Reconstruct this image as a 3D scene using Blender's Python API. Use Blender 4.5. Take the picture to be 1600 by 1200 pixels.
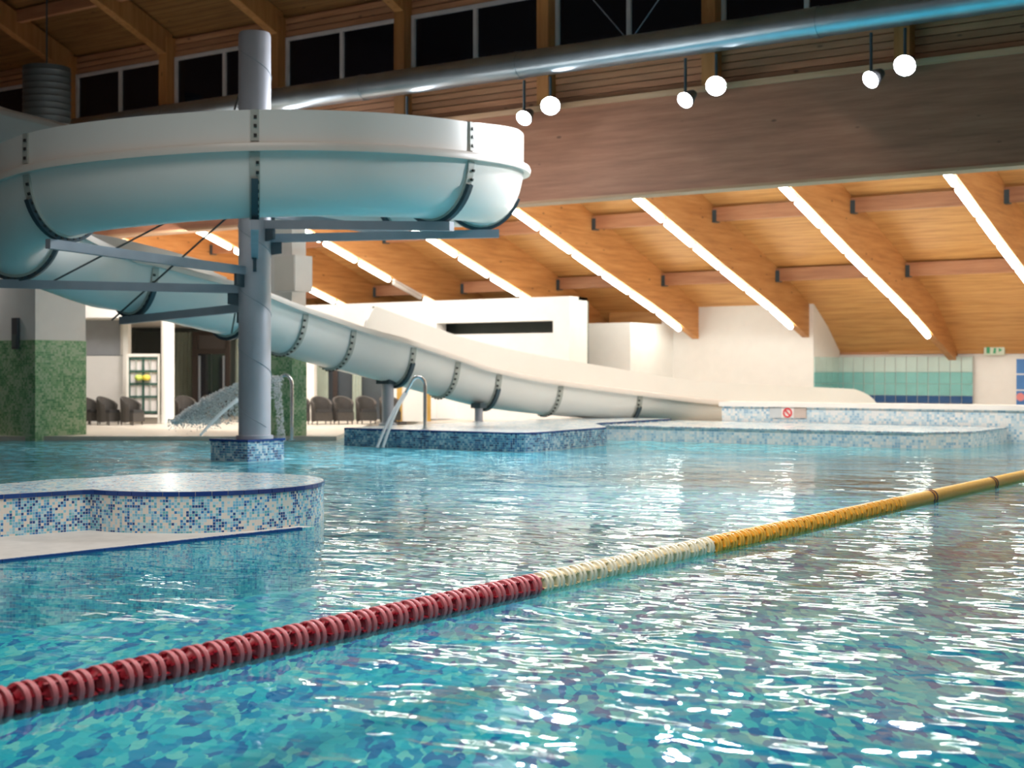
import bpy, math, random
from mathutils import Vector, Matrix
random.seed(7)
sc = bpy.context.scene
for o in list(bpy.data.objects):
    bpy.data.objects.remove(o, do_unlink=True)
COL = sc.collection

# ------------------------------------------------------------------ camera
F = 2250.0; HOR = 580.0; CAMZ = 1.6
CY, SY = 0.8264, 0.5631                      # the hall's long axis is turned 34 degrees to the view
cam_d = bpy.data.cameras.new('camera'); cam = bpy.data.objects.new('camera', cam_d); COL.objects.link(cam)
cam.location = (0, 0, CAMZ)
cam.rotation_euler = (math.pi/2, 0, math.atan2(SY, CY))
cam_d.sensor_width = 36; cam_d.lens = F/1600*36; cam_d.shift_y = -20/1600
cam_d.clip_start = 0.1; cam_d.clip_end = 300
cam_d.dof.use_dof = True; cam_d.dof.focus_distance = 12.5; cam_d.dof.aperture_fstop = 2.0
sc.camera = cam

# ------------------------------------------------------------------ world, lights, exposure
w = bpy.data.worlds.new('hall_ambient_fill'); sc.world = w; w.use_nodes = True
w.node_tree.nodes['Background'].inputs[0].default_value = (0.68, 0.63, 0.60, 1)
w.node_tree.nodes['Background'].inputs[1].default_value = 0.20  # even ambient light without a visible source, added as fill
TUBE_L = 21.0; FLOOD_W = 2200.0; LENS_L = 90.0
vs = sc.view_settings
vs.view_transform = 'Standard'; vs.look = 'None'; vs.exposure = 0.0; vs.gamma = 1.0; vs.use_curve_mapping = False
sc.cycles.use_denoising = True
sc.cycles.sample_clamp_indirect = 6.0
sc.cycles.max_bounces = 6; sc.cycles.transparent_max_bounces = 12

def area_light(name, loc, target, size, power, color):
    d = bpy.data.lights.new(name, 'AREA'); d.shape = 'RECTANGLE'; d.size, d.size_y = size; d.energy = power; d.color = color
    o = bpy.data.objects.new(name, d); COL.objects.link(o); o.location = loc
    o.rotation_euler = (Vector(target)-Vector(loc)).to_track_quat('-Z', 'Y').to_euler()
    return o
hl_ = area_light('added_pool_fill', (-6.5, 8.0, 11.5), (-7.5, 9.5, 0), (9, 9), 900, (1.0, 0.95, 0.90)); hl_.data.spread = math.radians(116)  # unseen fill lamp over the pool, added to brighten the near water

area_light('added_girder_fill', (-18, 26.95, 6.3), (-18, 30.2, 2.0), (36, .3), 1500, (1.0, 0.96, 0.90))  # unseen strip behind the girder, added to light slide run and lounge
area_light('added_lounge_fill', (-28, 26.4, 5.2), (-30.5, 27.3, 0), (14, .3), 650, (1.0, 0.96, 0.91))  # unseen strip under the girder, added to brighten the lounge front

# ------------------------------------------------------------------ geometry helpers
def C2W(X, D, z=0.0):                       # view-aligned ground frame -> world
    return Vector((CY*X - SY*D, SY*X + CY*D, z))
def pix(px, py, D):
    return C2W((px-800)/F*D, D, CAMZ-(py-HOR)/F*D)
def onV(px, py, v):
    t = (px-800)/F; D = v/(SY*t+CY); return pix(px, py, D)
def onU(px, py, u):
    t = (px-800)/F; D = u/(CY*t-SY); return pix(px, py, D)
def onZ(px, py, z):
    D = F*(CAMZ-z)/(py-HOR); return pix(px, py, D)

def tag(o, label=None, cat=None, group=None, kind=None):
    if label: o['label'] = label
    if cat: o['category'] = cat
    if group: o['group'] = group
    if kind: o['kind'] = kind
    return o
def empty(name, loc=(0, 0, 0), label=None, cat=None, group=None, kind=None):
    o = bpy.data.objects.new(name, None); COL.objects.link(o); o.location = loc; o.empty_display_size = 0.2
    return tag(o, label, cat, group, kind)
def wloc(o):
    l = Vector((0, 0, 0))
    while o is not None:
        l += o.location; o = o.parent
    return l

class MB:
    """collects geometry in world coordinates; build() links ONE mesh object"""
    def __init__(s): s.v = []; s.f = []; s.m = []; s.uv = {}
    def quad(s, pts, mi=0, uv=None):
        b = len(s.v); s.v += [Vector(p) for p in pts]; s.f.append(tuple(range(b, b+len(pts)))); s.m.append(mi)
        if uv: s.uv[len(s.f)-1] = uv
    def hexa(s, p, mi=0):                    # 8 corners: bottom ring then top ring
        b = len(s.v); s.v += [Vector(q) for q in p]
        for f in ((3,2,1,0),(4,5,6,7),(0,1,5,4),(1,2,6,5),(2,3,7,6),(3,0,4,7)):
            s.f.append(tuple(b+i for i in f)); s.m.append(mi)
    def box(s, u, v, z, mi=0):
        s.hexa([(u[0],v[0],z[0]),(u[1],v[0],z[0]),(u[1],v[1],z[0]),(u[0],v[1],z[0]),
                (u[0],v[0],z[1]),(u[1],v[0],z[1]),(u[1],v[1],z[1]),(u[0],v[1],z[1])], mi)
    def cbox(s, X, D, z, mi=0):              # box in the view-aligned frame
        s.hexa([C2W(x, d, h) for h in z for x, d in ((X[0],D[0]),(X[1],D[0]),(X[1],D[1]),(X[0],D[1]))], mi)
    def prism(s, pts, z0, z1, mi=0, mtop=None):
        n = len(pts); b = len(s.v)
        s.v += [Vector((p[0], p[1], z0)) for p in pts] + [Vector((p[0], p[1], z1)) for p in pts]
        L = 0.0
        for i in range(n):
            j = (i+1) % n; d = (Vector(pts[j])-Vector(pts[i])).length if len(pts[i]) == 2 else (Vector(pts[j][:2])-Vector(pts[i][:2])).length
            s.f.append((b+i, b+j, b+n+j, b+n+i)); s.m.append(mi); s.uv[len(s.f)-1] = [(L, z0), (L+d, z0), (L+d, z1), (L, z1)]; L += d
        s.f.append(tuple(b+n+i for i in range(n))); s.m.append(mi if mtop is None else mtop)
        s.f.append(tuple(b+n-1-i for i in range(n))); s.m.append(mi)
    def tube(s, path, r, n=12, mi=0, caps=True):
        path = [Vector(p) for p in path]; rings = []
        rr = r if isinstance(r, (list, tuple)) else [r]*len(path)
        ref = None
        for i, p in enumerate(path):
            t = (path[min(i+1, len(path)-1)]-path[max(i-1, 0)]).normalized()
            if ref is None:
                a = Vector((0, 0, 1)) if abs(t.z) < 0.9 else Vector((1, 0, 0)); ref = t.cross(a).normalized()
            ref = (ref-t*ref.dot(t)).normalized(); b2 = t.cross(ref)
            b = len(s.v); rings.append(b)
            for k in range(n):
                a = 2*math.pi*k/n; s.v.append(p+(ref*math.cos(a)+b2*math.sin(a))*rr[i])
        for a, b in zip(rings, rings[1:]):
            for k in range(n):
                s.f.append((a+k, a+(k+1) % n, b+(k+1) % n, b+k)); s.m.append(mi)
        if caps:
            s.f.append(tuple(rings[0]+n-1-k for k in range(n))); s.m.append(mi)
            s.f.append(tuple(rings[-1]+k for k in range(n))); s.m.append(mi)
    def lathe(s, prof, origin=(0, 0, 0), axis='Z', n=24, mi=None):   # prof: (radius, height[, mat])
        o = Vector(origin); rings = []
        for pr in prof:
            r, h = pr[0], pr[1]; b = len(s.v); rings.append(b)
            for k in range(n):
                a = 2*math.pi*k/n; c, q = math.cos(a)*r, math.sin(a)*r
                s.v.append(o+(Vector((c, q, h)) if axis == 'Z' else Vector((c, h, q)) if axis == 'Y' else Vector((h, c, q))))
        for i, (a, b) in enumerate(zip(rings, rings[1:])):
            m = prof[i+1][2] if len(prof[i+1]) > 2 else 0
            for k in range(n):
                s.f.append((a+k, a+(k+1) % n, b+(k+1) % n, b+k)); s.m.append(m)
    def build(s, name, mats, parent=None, smooth=None, loc=None, **kw):
        me = bpy.data.meshes.new(name)
        if parent is not None: L = wloc(parent); ol = Vector((0, 0, 0))
        elif loc is not None: L = Vector(loc); ol = L
        else:
            xs = [p.x for p in s.v]; ys = [p.y for p in s.v]; zs = [p.z for p in s.v]
            L = Vector(((min(xs)+max(xs))/2, (min(ys)+max(ys))/2, min(zs))); ol = L
        me.from_pydata([tuple(p-L) for p in s.v], [], s.f)
        uvl = me.uv_layers.new(name='UVMap')
        for p in me.polygons:
            if p.index in s.uv:
                for k, li in enumerate(p.loop_indices): uvl.data[li].uv = s.uv[p.index][k]
            else:
                nrm = p.normal; ax = max(range(3), key=lambda i: abs(nrm[i]))
                for li in p.loop_indices:
                    q = s.v[me.loops[li].vertex_index]
                    if ax == 2: uvl.data[li].uv = (q.x, q.y)
                    else:
                        h = Vector((-nrm.y, nrm.x, 0)); h = h.normalized() if h.length > 1e-6 else Vector((1, 0, 0))
                        uvl.data[li].uv = (q.dot(h), q.z)
        if not isinstance(mats, (list, tuple)): mats = [mats]
        for m in mats: me.materials.append(m)
        if len(mats) > 1:
            for p in me.polygons: p.material_index = s.m[p.index]
        if smooth is not None:
            me.shade_smooth(); me.set_sharp_from_angle(angle=math.radians(smooth))
        me.update()
        o = bpy.data.objects.new(name, me); COL.objects.link(o); o.location = ol
        if parent is not None: o.parent = parent
        return tag(o, **kw)

def copy_tree(o, parent=None):
    c = o.copy(); COL.objects.link(c); c.parent = parent
    for ch in list(o.children): copy_tree(ch, c)
    return c
ORD = ['first', 'second', 'third', 'fourth', 'fifth', 'sixth', 'seventh', 'eighth', 'ninth', 'tenth', 'eleventh', 'twelfth']

# ------------------------------------------------------------------ materials
def mat(name):
    m = bpy.data.materials.new(name); m.use_nodes = True
    nt = m.node_tree; return m, nt, nt.nodes['Principled BSDF']
def N(nt, typ, **kw):
    n = nt.nodes.new(typ)
    for k, v in kw.items():
        if k.startswith('i_'):
            key = k[2:]; key = int(key) if key.isdigit() else key.replace('_', ' ')
            n.inputs[key].default_value = v
        else: setattr(n, k, v)
    return n
def ramp(nt, stops, interp='LINEAR'):
    r = nt.nodes.new('ShaderNodeValToRGB'); cr = r.color_ramp; cr.interpolation = interp
    while len(cr.elements) > 1: cr.elements.remove(cr.elements[-1])
    cr.elements[0].position = stops[0][0]; cr.elements[0].color = (*stops[0][1], 1)
    for p, c in stops[1:]:
        e = cr.elements.new(p); e.color = (*c, 1)
    return r
def plain(name, col, rough=0.5, metal=0.0, var=0.06, scale=3.0, spec=0.5, bump=0.0):
    m, nt, b = mat(name); L = nt.links.new
    tc = N(nt, 'ShaderNodeTexCoord'); no = N(nt, 'ShaderNodeTexNoise'); no.inputs['Scale'].default_value = scale; no.inputs['Detail'].default_value = 4
    L(tc.outputs['Object'], no.inputs['Vector'])
    r = ramp(nt, [(0.3, tuple(c*(1-var) for c in col)), (0.7, tuple(min(1, c*(1+var)) for c in col))])
    L(no.outputs['Fac'], r.inputs['Fac']); L(r.outputs['Color'], b.inputs['Base Color'])
    b.inputs['Roughness'].default_value = rough; b.inputs['Metallic'].default_value = metal
    b.inputs['Specular IOR Level'].default_value = spec
    if bump:
        bp = N(nt, 'ShaderNodeBump'); bp.inputs['Strength'].default_value = bump; bp.inputs['Distance'].default_value = 0.02
        L(no.outputs['Fac'], bp.inputs['Height']); L(bp.outputs['Normal'], b.inputs['Normal'])
    return m
def wood(name, dark, mid, light, axis='X', rough=0.55, knots=True, seams=0.0):
    m, nt, b = mat(name); L = nt.links.new
    tc = N(nt, 'ShaderNodeTexCoord'); oi = N(nt, 'ShaderNodeObjectInfo')
    ad = N(nt, 'ShaderNodeVectorMath', operation='ADD'); sm = N(nt, 'ShaderNodeVectorMath', operation='SCALE'); sm.inputs['Scale'].default_value = 17.0
    cb = N(nt, 'ShaderNodeCombineXYZ')
    for i in range(3): L(oi.outputs['Random'], cb.inputs[i])
    L(cb.outputs[0], sm.inputs[0]); L(tc.outputs['Object'], ad.inputs[0]); L(sm.outputs[0], ad.inputs[1])
    mp = N(nt, 'ShaderNodeMapping')
    s = [9.0, 9.0, 9.0]; s['XYZ'.index(axis)] = 0.7; mp.inputs['Scale'].default_value = s
    L(ad.outputs[0], mp.inputs['Vector'])
    no = N(nt, 'ShaderNodeTexNoise'); no.inputs['Scale'].default_value = 1.0; no.inputs['Detail'].default_value = 6; no.inputs['Roughness'].default_value = 0.6
    L(mp.outputs[0], no.inputs['Vector'])
    r = ramp(nt, [(0.3, dark), (0.5, mid), (0.72, light)]); L(no.outputs['Fac'], r.inputs['Fac'])
    hs = N(nt, 'ShaderNodeHueSaturation'); mr = N(nt, 'ShaderNodeMapRange')
    mr.inputs['To Min'].default_value = 0.82; mr.inputs['To Max'].default_value = 1.15
    L(oi.outputs['Random'], mr.inputs['Value']); L(mr.outputs[0], hs.inputs['Value']); L(r.outputs['Color'], hs.inputs['Color'])
    out = hs.outputs['Color']
    if knots:
        m2 = N(nt, 'ShaderNodeMapping'); s2 = [5.0, 5.0, 5.0]; s2['XYZ'.index(axis)] = 2.2; m2.inputs['Scale'].default_value = s2
        L(ad.outputs[0], m2.inputs['Vector'])
        vo = N(nt, 'ShaderNodeTexVoronoi'); vo.inputs['Scale'].default_value = 1.0; vo.inputs['Randomness'].default_value = 1.0
        L(m2.outputs[0], vo.inputs['Vector'])
        kr = ramp(nt, [(0.0, (1, 1, 1)), (0.09, (1, 1, 1)), (0.17, (0, 0, 0))]); L(vo.outputs['Distance'], kr.inputs['Fac'])
        wn = ramp(nt, [(0.0, (0, 0, 0)), (0.62, (0, 0, 0)), (0.66, (0.75, 0.75, 0.75))], 'CONSTANT'); L(vo.outputs['Color'], wn.inputs['Fac'])
        mu = N(nt, 'ShaderNodeMath', operation='MULTIPLY'); L(kr.outputs['Color'], mu.inputs[0]); L(wn.outputs['Color'], mu.inputs[1])
        mx = N(nt, 'ShaderNodeMix', data_type='RGBA'); mx.inputs[7].default_value = (*[c*0.3 for c in dark], 1)
        L(mu.outputs[0], mx.inputs[0]); L(out, mx.inputs[6]); out = mx.outputs[2]
    if seams:
        sx = N(nt, 'ShaderNodeSeparateXYZ'); L(tc.outputs['Object'], sx.inputs[0])
        dv = N(nt, 'ShaderNodeMath', operation='DIVIDE'); dv.inputs[1].default_value = seams; L(sx.outputs['Y' if axis == 'X' else 'X'], dv.inputs[0])
        fr = N(nt, 'ShaderNodeMath', operation='FRACT'); L(dv.outputs[0], fr.inputs[0])
        lt = N(nt, 'ShaderNodeMath', operation='LESS_THAN'); lt.inputs[1].default_value = 0.07; L(fr.outputs[0], lt.inputs[0])
        mx = N(nt, 'ShaderNodeMix', data_type='RGBA'); mx.inputs[7].default_value = (*[c*0.45 for c in dark], 1)
        L(lt.outputs[0], mx.inputs[0]); L(out, mx.inputs[6]); out = mx.outputs[2]
    L(out, b.inputs['Base Color']); b.inputs['Roughness'].default_value = rough
    return m
def mosaic(name, cols, pitch=0.0285, grout=(0.72, 0.72, 0.70), gw=0.1, rough=0.18, cluster=0.35):
    m, nt, b = mat(name); L = nt.links.new
    uv = N(nt, 'ShaderNodeUVMap'); sc_ = N(nt, 'ShaderNodeVectorMath', operation='SCALE'); sc_.inputs['Scale'].default_value = 1/pitch
    L(uv.outputs[0], sc_.inputs[0])
    fl = N(nt, 'ShaderNodeVectorMath', operation='FLOOR'); fr = N(nt, 'ShaderNodeVectorMath', operation='FRACTION')
    L(sc_.outputs[0], fl.inputs[0]); L(sc_.outputs[0], fr.inputs[0])
    wn = N(nt, 'ShaderNodeTexWhiteNoise', noise_dimensions='2D'); L(fl.outputs[0], wn.inputs['Vector'])
    no = N(nt, 'ShaderNodeTexNoise', noise_dimensions='2D'); no.inputs['Scale'].default_value = 0.16; L(fl.outputs[0], no.inputs['Vector'])
    mr = N(nt, 'ShaderNodeMapRange'); mr.inputs['From Min'].default_value = 0.3; mr.inputs['From Max'].default_value = 0.7
    mr.inputs['To Min'].default_value = -cluster; mr.inputs['To Max'].default_value = cluster; L(no.outputs['Fac'], mr.inputs['Value'])
    ad = N(nt, 'ShaderNodeMath', operation='ADD', use_clamp=True); L(wn.outputs['Value'], ad.inputs[0]); L(mr.outputs[0], ad.inputs[1])
    r = ramp(nt, cols, 'CONSTANT'); L(ad.outputs[0], r.inputs['Fac'])
    sx = N(nt, 'ShaderNodeSeparateXYZ'); L(fr.outputs[0], sx.inputs[0])
    mn = N(nt, 'ShaderNodeMath', operation='MINIMUM'); L(sx.outputs[0], mn.inputs[0]); L(sx.outputs[1], mn.inputs[1])
    lt = N(nt, 'ShaderNodeMath', operation='LESS_THAN'); lt.inputs[1].default_value = gw; L(mn.outputs[0], lt.inputs[0])
    mx = N(nt, 'ShaderNodeMix', data_type='RGBA'); mx.inputs[7].default_value = (*grout, 1)
    L(lt.outputs[0], mx.inputs[0]); L(r.outputs['Color'], mx.inputs[6]); L(mx.outputs[2], b.inputs['Base Color'])
    b.inputs['Roughness'].default_value = rough
    bp = N(nt, 'ShaderNodeBump'); bp.inputs['Strength'].default_value = 0.5; bp.inputs['Distance'].default_value = 0.002; bp.invert = True
    L(lt.outputs[0], bp.inputs['Height']); L(bp.outputs['Normal'], b.inputs['Normal'])
    return m
def emit(name, col, s):
    m = bpy.data.materials.new(name); m.use_nodes = True; nt = m.node_tree; nt.nodes.clear()
    e = N(nt, 'ShaderNodeEmission'); e.inputs[0].default_value = (*col, 1); e.inputs[1].default_value = s
    o = N(nt, 'ShaderNodeOutputMaterial'); nt.links.new(e.outputs[0], o.inputs[0]); return m

CREAM, PALE, SKYB, TEAL, BLUE, NAVY = (0.72, 0.67, 0.60), (0.42, 0.66, 0.75), (0.16, 0.45, 0.66), (0.12, 0.42, 0.50), (0.03, 0.18, 0.46), (0.015, 0.07, 0.24)
M = {}
M['wood_rib'] = wood('glulam_rib_wood', (0.46, 0.19, 0.055), (0.60, 0.27, 0.085), (0.70, 0.35, 0.13), 'Y')
M['wood_deck'] = wood('roof_deck_wood', (0.46, 0.21, 0.06), (0.62, 0.31, 0.10), (0.72, 0.40, 0.15), 'X', knots=False)
M['wood_upper'] = wood('upper_roof_wood', (0.17, 0.075, 0.018), (0.25, 0.115, 0.032), (0.33, 0.16, 0.05), 'X', seams=0.16)  # dimness of the upper hall is put into this tone; post wood likewise
M['wood_beam'] = wood('girder_wood', (0.36, 0.15, 0.085), (0.46, 0.20, 0.115), (0.55, 0.26, 0.155), 'X')  # same timber as the ribs; the weaker light is put into its colour
M['wood_plank'] = wood('siding_wood', (0.36, 0.16, 0.07), (0.46, 0.22, 0.11), (0.56, 0.29, 0.15), 'X')
M['wood_post'] = wood('post_wood', (0.33, 0.135, 0.035), (0.42, 0.185, 0.055), (0.50, 0.24, 0.08), 'Z')
M['purlin'] = wood('purlin_wood', (0.33, 0.14, 0.07), (0.42, 0.19, 0.095), (0.50, 0.25, 0.13), 'X', knots=False)
M['trim_wood'] = wood('trim_wood', (0.55, 0.30, 0.16), (0.65, 0.38, 0.22), (0.72, 0.46, 0.28), 'X', knots=False)
M['white'] = plain('white_plaster', (0.83, 0.80, 0.77), 0.7, var=0.02)
M['cream'] = plain('cream_paint', (0.80, 0.76, 0.70), 0.6, var=0.02)
M['grey'] = plain('grey_blind', (0.33, 0.34, 0.36), 0.6)
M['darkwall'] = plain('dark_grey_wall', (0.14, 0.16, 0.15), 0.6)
M['brown_dark'] = plain('dark_brown_frame', (0.035, 0.022, 0.018), 0.4)
M['curtain'] = plain('green_grey_curtain', (0.30, 0.34, 0.28), 0.8)
M['ochre'] = plain('ochre_jamb', (0.50, 0.29, 0.06), 0.5)
M['glass_dark'] = plain('night_glass', (0.006, 0.008, 0.014), 0.06, var=0.1)
M['frame_white'] = plain('white_window_frame', (0.62, 0.60, 0.60), 0.4)
M['steel'] = plain('brushed_steel', (0.44, 0.45, 0.50), 0.45, 0.35, var=0.08, scale=1.5)
M['zinc'] = plain('galvanised_pipe', (0.46, 0.54, 0.60), 0.30, 0.85, var=0.12, scale=1.2)
M['arm'] = plain('grey_painted_steel', (0.34, 0.37, 0.42), 0.5, 0.3)
M['steel_dark'] = plain('dark_cradle_steel', (0.055, 0.085, 0.105), 0.45, 0.4)
M['chrome'] = plain('chrome', (0.72, 0.72, 0.72), 0.15, 1.0)
M['duct'] = plain('dark_duct', (0.10, 0.12, 0.13), 0.5, 0.4)
M['slide'] = plain('slide_fibreglass', (0.78, 0.755, 0.715), 0.28, var=0.015, scale=1.0)
M['slide_lip'] = plain('slide_lip_fibreglass', (0.70, 0.63, 0.57), 0.35, var=0.02)
M['joint'] = plain('slide_joint_grey', (0.42, 0.43, 0.39), 0.5)
M['bolt'] = plain('bolt_black', (0.02, 0.02, 0.02), 0.4)
M['wicker'] = plain('dark_wicker', (0.060, 0.052, 0.046), 0.7, var=0.5, scale=60, bump=0.6)
M['cushion'] = plain('dark_cushion', (0.03, 0.028, 0.027), 0.9)
M['deckstone'] = plain('beige_deck_tile', (0.62, 0.56, 0.48), 0.4, var=0.05)
M['ledge'] = plain('pale_ledge_stone', (0.52, 0.495, 0.46), 0.45, var=0.07, scale=6)
M['coping'] = plain('navy_coping_tile', (0.012, 0.045, 0.20), 0.12, var=0.15, scale=4)
M['grout'] = plain('grout', (0.60, 0.60, 0.58), 0.8)
M['mos'] = mosaic('island_mosaic', [(0.0, CREAM), (0.27, PALE), (0.42, (0.26, 0.55, 0.68)), (0.57, TEAL), (0.67, SKYB), (0.80, BLUE), (0.93, NAVY)])
M['mos_top'] = mosaic('island_top_mosaic', [(0.0, CREAM), (0.25, PALE), (0.55, (0.35, 0.55, 0.66)), (0.8, SKYB), (0.92, BLUE)])
M['mos_blue'] = mosaic('block_mosaic', [(0.0, (0.50, 0.62, 0.66)), (0.14, (0.20, 0.42, 0.54)), (0.40, (0.07, 0.26, 0.42)), (0.68, (0.03, 0.15, 0.33)), (0.9, (0.01, 0.06, 0.16))], pitch=0.045)
M['mos_pale'] = mosaic('basin_mosaic', [(0.0, (0.78, 0.79, 0.79)), (0.30, (0.60, 0.72, 0.78)), (0.62, (0.45, 0.62, 0.72)), (0.86, (0.30, 0.50, 0.66))], pitch=0.06)
M['mos_aqua'] = mosaic('pool_wall_mosaic', [(0.0, (0.40, 0.75, 0.72)), (0.22, (0.12, 0.55, 0.60)), (0.50, (0.05, 0.42, 0.55)), (0.75, (0.02, 0.28, 0.48)), (0.92, (0.01, 0.14, 0.34))], grout=(0.35, 0.6, 0.62))
M['mos_green'] = mosaic('green_pillar_mosaic', [(0.0, (0.42, 0.58, 0.36)), (0.3, (0.27, 0.48, 0.25)), (0.6, (0.18, 0.40, 0.19)), (0.85, (0.10, 0.30, 0.13))], pitch=0.05, grout=(0.40, 0.52, 0.38))
M['tube'] = emit('fluorescent_glow', (0.93, 1.0, 0.90), TUBE_L)
M['tube_off'] = plain('unlit_tube', (0.55, 0.50, 0.46), 0.4)
M['lens'] = emit('floodlight_glow', (0.95, 0.97, 1.0), LENS_L)
M['housing'] = plain('lamp_housing', (0.10, 0.10, 0.11), 0.5)
M['red_d'] = plain('red_float', (0.33, 0.008, 0.022), 0.35, var=0.15, scale=30)
M['red_l'] = plain('worn_red_rim', (0.62, 0.17, 0.19), 0.5, var=0.1, scale=30)
M['ivory_d'] = plain('ivory_float', (0.74, 0.63, 0.38), 0.4, var=0.1, scale=30)
M['ivory_l'] = plain('ivory_rim', (0.90, 0.84, 0.66), 0.5, var=0.06, scale=30)
M['yel_d'] = plain('yellow_float', (0.78, 0.34, 0.015), 0.4, var=0.1, scale=30)
M['yel_l'] = plain('yellow_rim', (0.93, 0.50, 0.07), 0.5, var=0.06, scale=30)
M['cable'] = plain('steel_cable', (0.10, 0.10, 0.10), 0.5, 0.6)

def floor_mosaic():
    m, nt, b = mat('pool_floor_mosaic'); L = nt.links.new
    tc = N(nt, 'ShaderNodeTexCoord'); mp = N(nt, 'ShaderNodeMapping')
    mp.inputs['Rotation'].default_value = (0, 0, -math.atan2(SY, CY)); L(tc.outputs['Object'], mp.inputs['Vector'])
    m2 = N(nt, 'ShaderNodeMapping'); m2.inputs['Scale'].default_value = (15.0, 5.5, 1); L(mp.outputs[0], m2.inputs['Vector'])
    no = N(nt, 'ShaderNodeTexNoise'); no.inputs['Scale'].default_value = 0.8; no.inputs['Detail'].default_value = 2; L(m2.outputs[0], no.inputs['Vector'])
    ad = N(nt, 'ShaderNodeVectorMath', operation='MULTIPLY_ADD'); ad.inputs[1].default_value = (1.6, 1.6, 0); L(no.outputs['Color'], ad.inputs[0]); L(m2.outputs[0], ad.inputs[2])
    vo = N(nt, 'ShaderNodeTexVoronoi'); vo.inputs['Scale'].default_value = 1.0; L(ad.outputs[0], vo.inputs['Vector'])
    r = ramp(nt, [(0.0, (0.010, 0.11, 0.38)), (0.14, (0.015, 0.29, 0.50)), (0.36, (0.04, 0.48, 0.56)), (0.60, (0.12, 0.60, 0.60)), (0.80, (0.36, 0.70, 0.60)), (0.93, (0.05, 0.40, 0.52))], 'CONSTANT')
    sx = N(nt, 'ShaderNodeSeparateColor'); L(vo.outputs['Color'], sx.inputs[0]); L(sx.outputs[0], r.inputs['Fac'])
    L(r.outputs['Color'], b.inputs['Base Color']); b.inputs['Roughness'].default_value = 0.6
    return m
M['pool_floor'] = floor_mosaic()
def water_mat():
    m = bpy.data.materials.new('pool_water'); m.use_nodes = True; nt = m.node_tree; nt.nodes.clear(); L = nt.links.new
    tc = N(nt, 'ShaderNodeTexCoord')
    mp = N(nt, 'ShaderNodeMapping'); mp.inputs['Rotation'].default_value = (0, 0, -math.atan2(SY, CY)-0.12); mp.inputs['Scale'].default_value = (0.52, 1.0, 1); L(tc.outputs['Object'], mp.inputs['Vector'])
    n1 = N(nt, 'ShaderNodeTexNoise'); n1.inputs['Scale'].default_value = 1.7; n1.inputs['Detail'].default_value = 2.0; n1.inputs['Roughness'].default_value = 0.45; n1.inputs['Distortion'].default_value = 0.6
    L(mp.outputs[0], n1.inputs['Vector'])
    n2 = N(nt, 'ShaderNodeTexNoise'); n2.inputs['Scale'].default_value = 6.0; n2.inputs['Detail'].default_value = 1.5; n2.inputs['Distortion'].default_value = 0.4; L(mp.outputs[0], n2.inputs['Vector'])
    b1 = N(nt, 'ShaderNodeBump'); b1.inputs['Strength'].default_value = 1.0; b1.inputs['Distance'].default_value = 0.035; L(n1.outputs['Fac'], b1.inputs['Height'])
    dist = N(nt, 'ShaderNodeVectorMath', operation='DISTANCE'); dist.inputs[1].default_value = tuple(C2W(-7.5, 26.5)); L(tc.outputs['Object'], dist.inputs[0])
    tm = N(nt, 'ShaderNodeMapRange'); tm.inputs['From Min'].default_value = 3.0; tm.inputs['From Max'].default_value = 11.0; tm.inputs['To Min'].default_value = 0.075; tm.inputs['To Max'].default_value = 0.006; L(dist.outputs['Value'], tm.inputs['Value'])
    b2 = N(nt, 'ShaderNodeBump'); b2.inputs['Strength'].default_value = 1.0; L(tm.outputs[0], b2.inputs['Distance']); L(n2.outputs['Fac'], b2.inputs['Height']); L(b1.outputs[0], b2.inputs['Normal'])
    fr = N(nt, 'ShaderNodeFresnel'); fr.inputs['IOR'].default_value = 1.33; L(b2.outputs[0], fr.inputs['Normal'])
    tr = N(nt, 'ShaderNodeBsdfTransparent'); tr.inputs[0].default_value = (0.70, 0.95, 0.97, 1)
    gl = N(nt, 'ShaderNodeBsdfGlossy'); gl.inputs['Roughness'].default_value = 0.03; gl.inputs['Color'].default_value = (1, 1, 1, 1); L(b2.outputs[0], gl.inputs['Normal'])
    df = N(nt, 'ShaderNodeBsdfDiffuse'); df.inputs[0].default_value = (0.025, 0.34, 0.42, 1)          # the body of the water scatters a little
    m1 = N(nt, 'ShaderNodeMixShader'); m1.inputs[0].default_value = 0.18; L(tr.outputs[0], m1.inputs[1]); L(df.outputs[0], m1.inputs[2])
    m2 = N(nt, 'ShaderNodeMixShader'); L(fr.outputs[0], m2.inputs[0]); L(m1.outputs[0], m2.inputs[1]); L(gl.outputs[0], m2.inputs[2])
    # aerated, bubbling water round the jets
    fo = N(nt, 'ShaderNodeMapRange'); fo.inputs['From Min'].default_value = 4.0; fo.inputs['From Max'].default_value = 12.0; fo.inputs['To Min'].default_value = 1.0; fo.inputs['To Max'].default_value = 0.0; L(dist.outputs['Value'], fo.inputs['Value'])
    d2 = N(nt, 'ShaderNodeVectorMath', operation='DISTANCE'); d2.inputs[1].default_value = tuple(C2W(5.0, 31.0)); L(tc.outputs['Object'], d2.inputs[0])
    f2 = N(nt, 'ShaderNodeMapRange'); f2.inputs['From Min'].default_value = 2.0; f2.inputs['From Max'].default_value = 6.0; f2.inputs['To Min'].default_value = 1.0; f2.inputs['To Max'].default_value = 0.0; L(d2.outputs['Value'], f2.inputs['Value'])
    fm_ = N(nt, 'ShaderNodeMath', operation='MAXIMUM'); L(fo.outputs[0], fm_.inputs[0]); L(f2.outputs[0], fm_.inputs[1])
    n3 = N(nt, 'ShaderNodeTexNoise'); n3.inputs['Scale'].default_value = 2.5; n3.inputs['Detail'].default_value = 6; n3.inputs['Roughness'].default_value = 0.7; L(tc.outputs['Object'], n3.inputs['Vector'])
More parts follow.
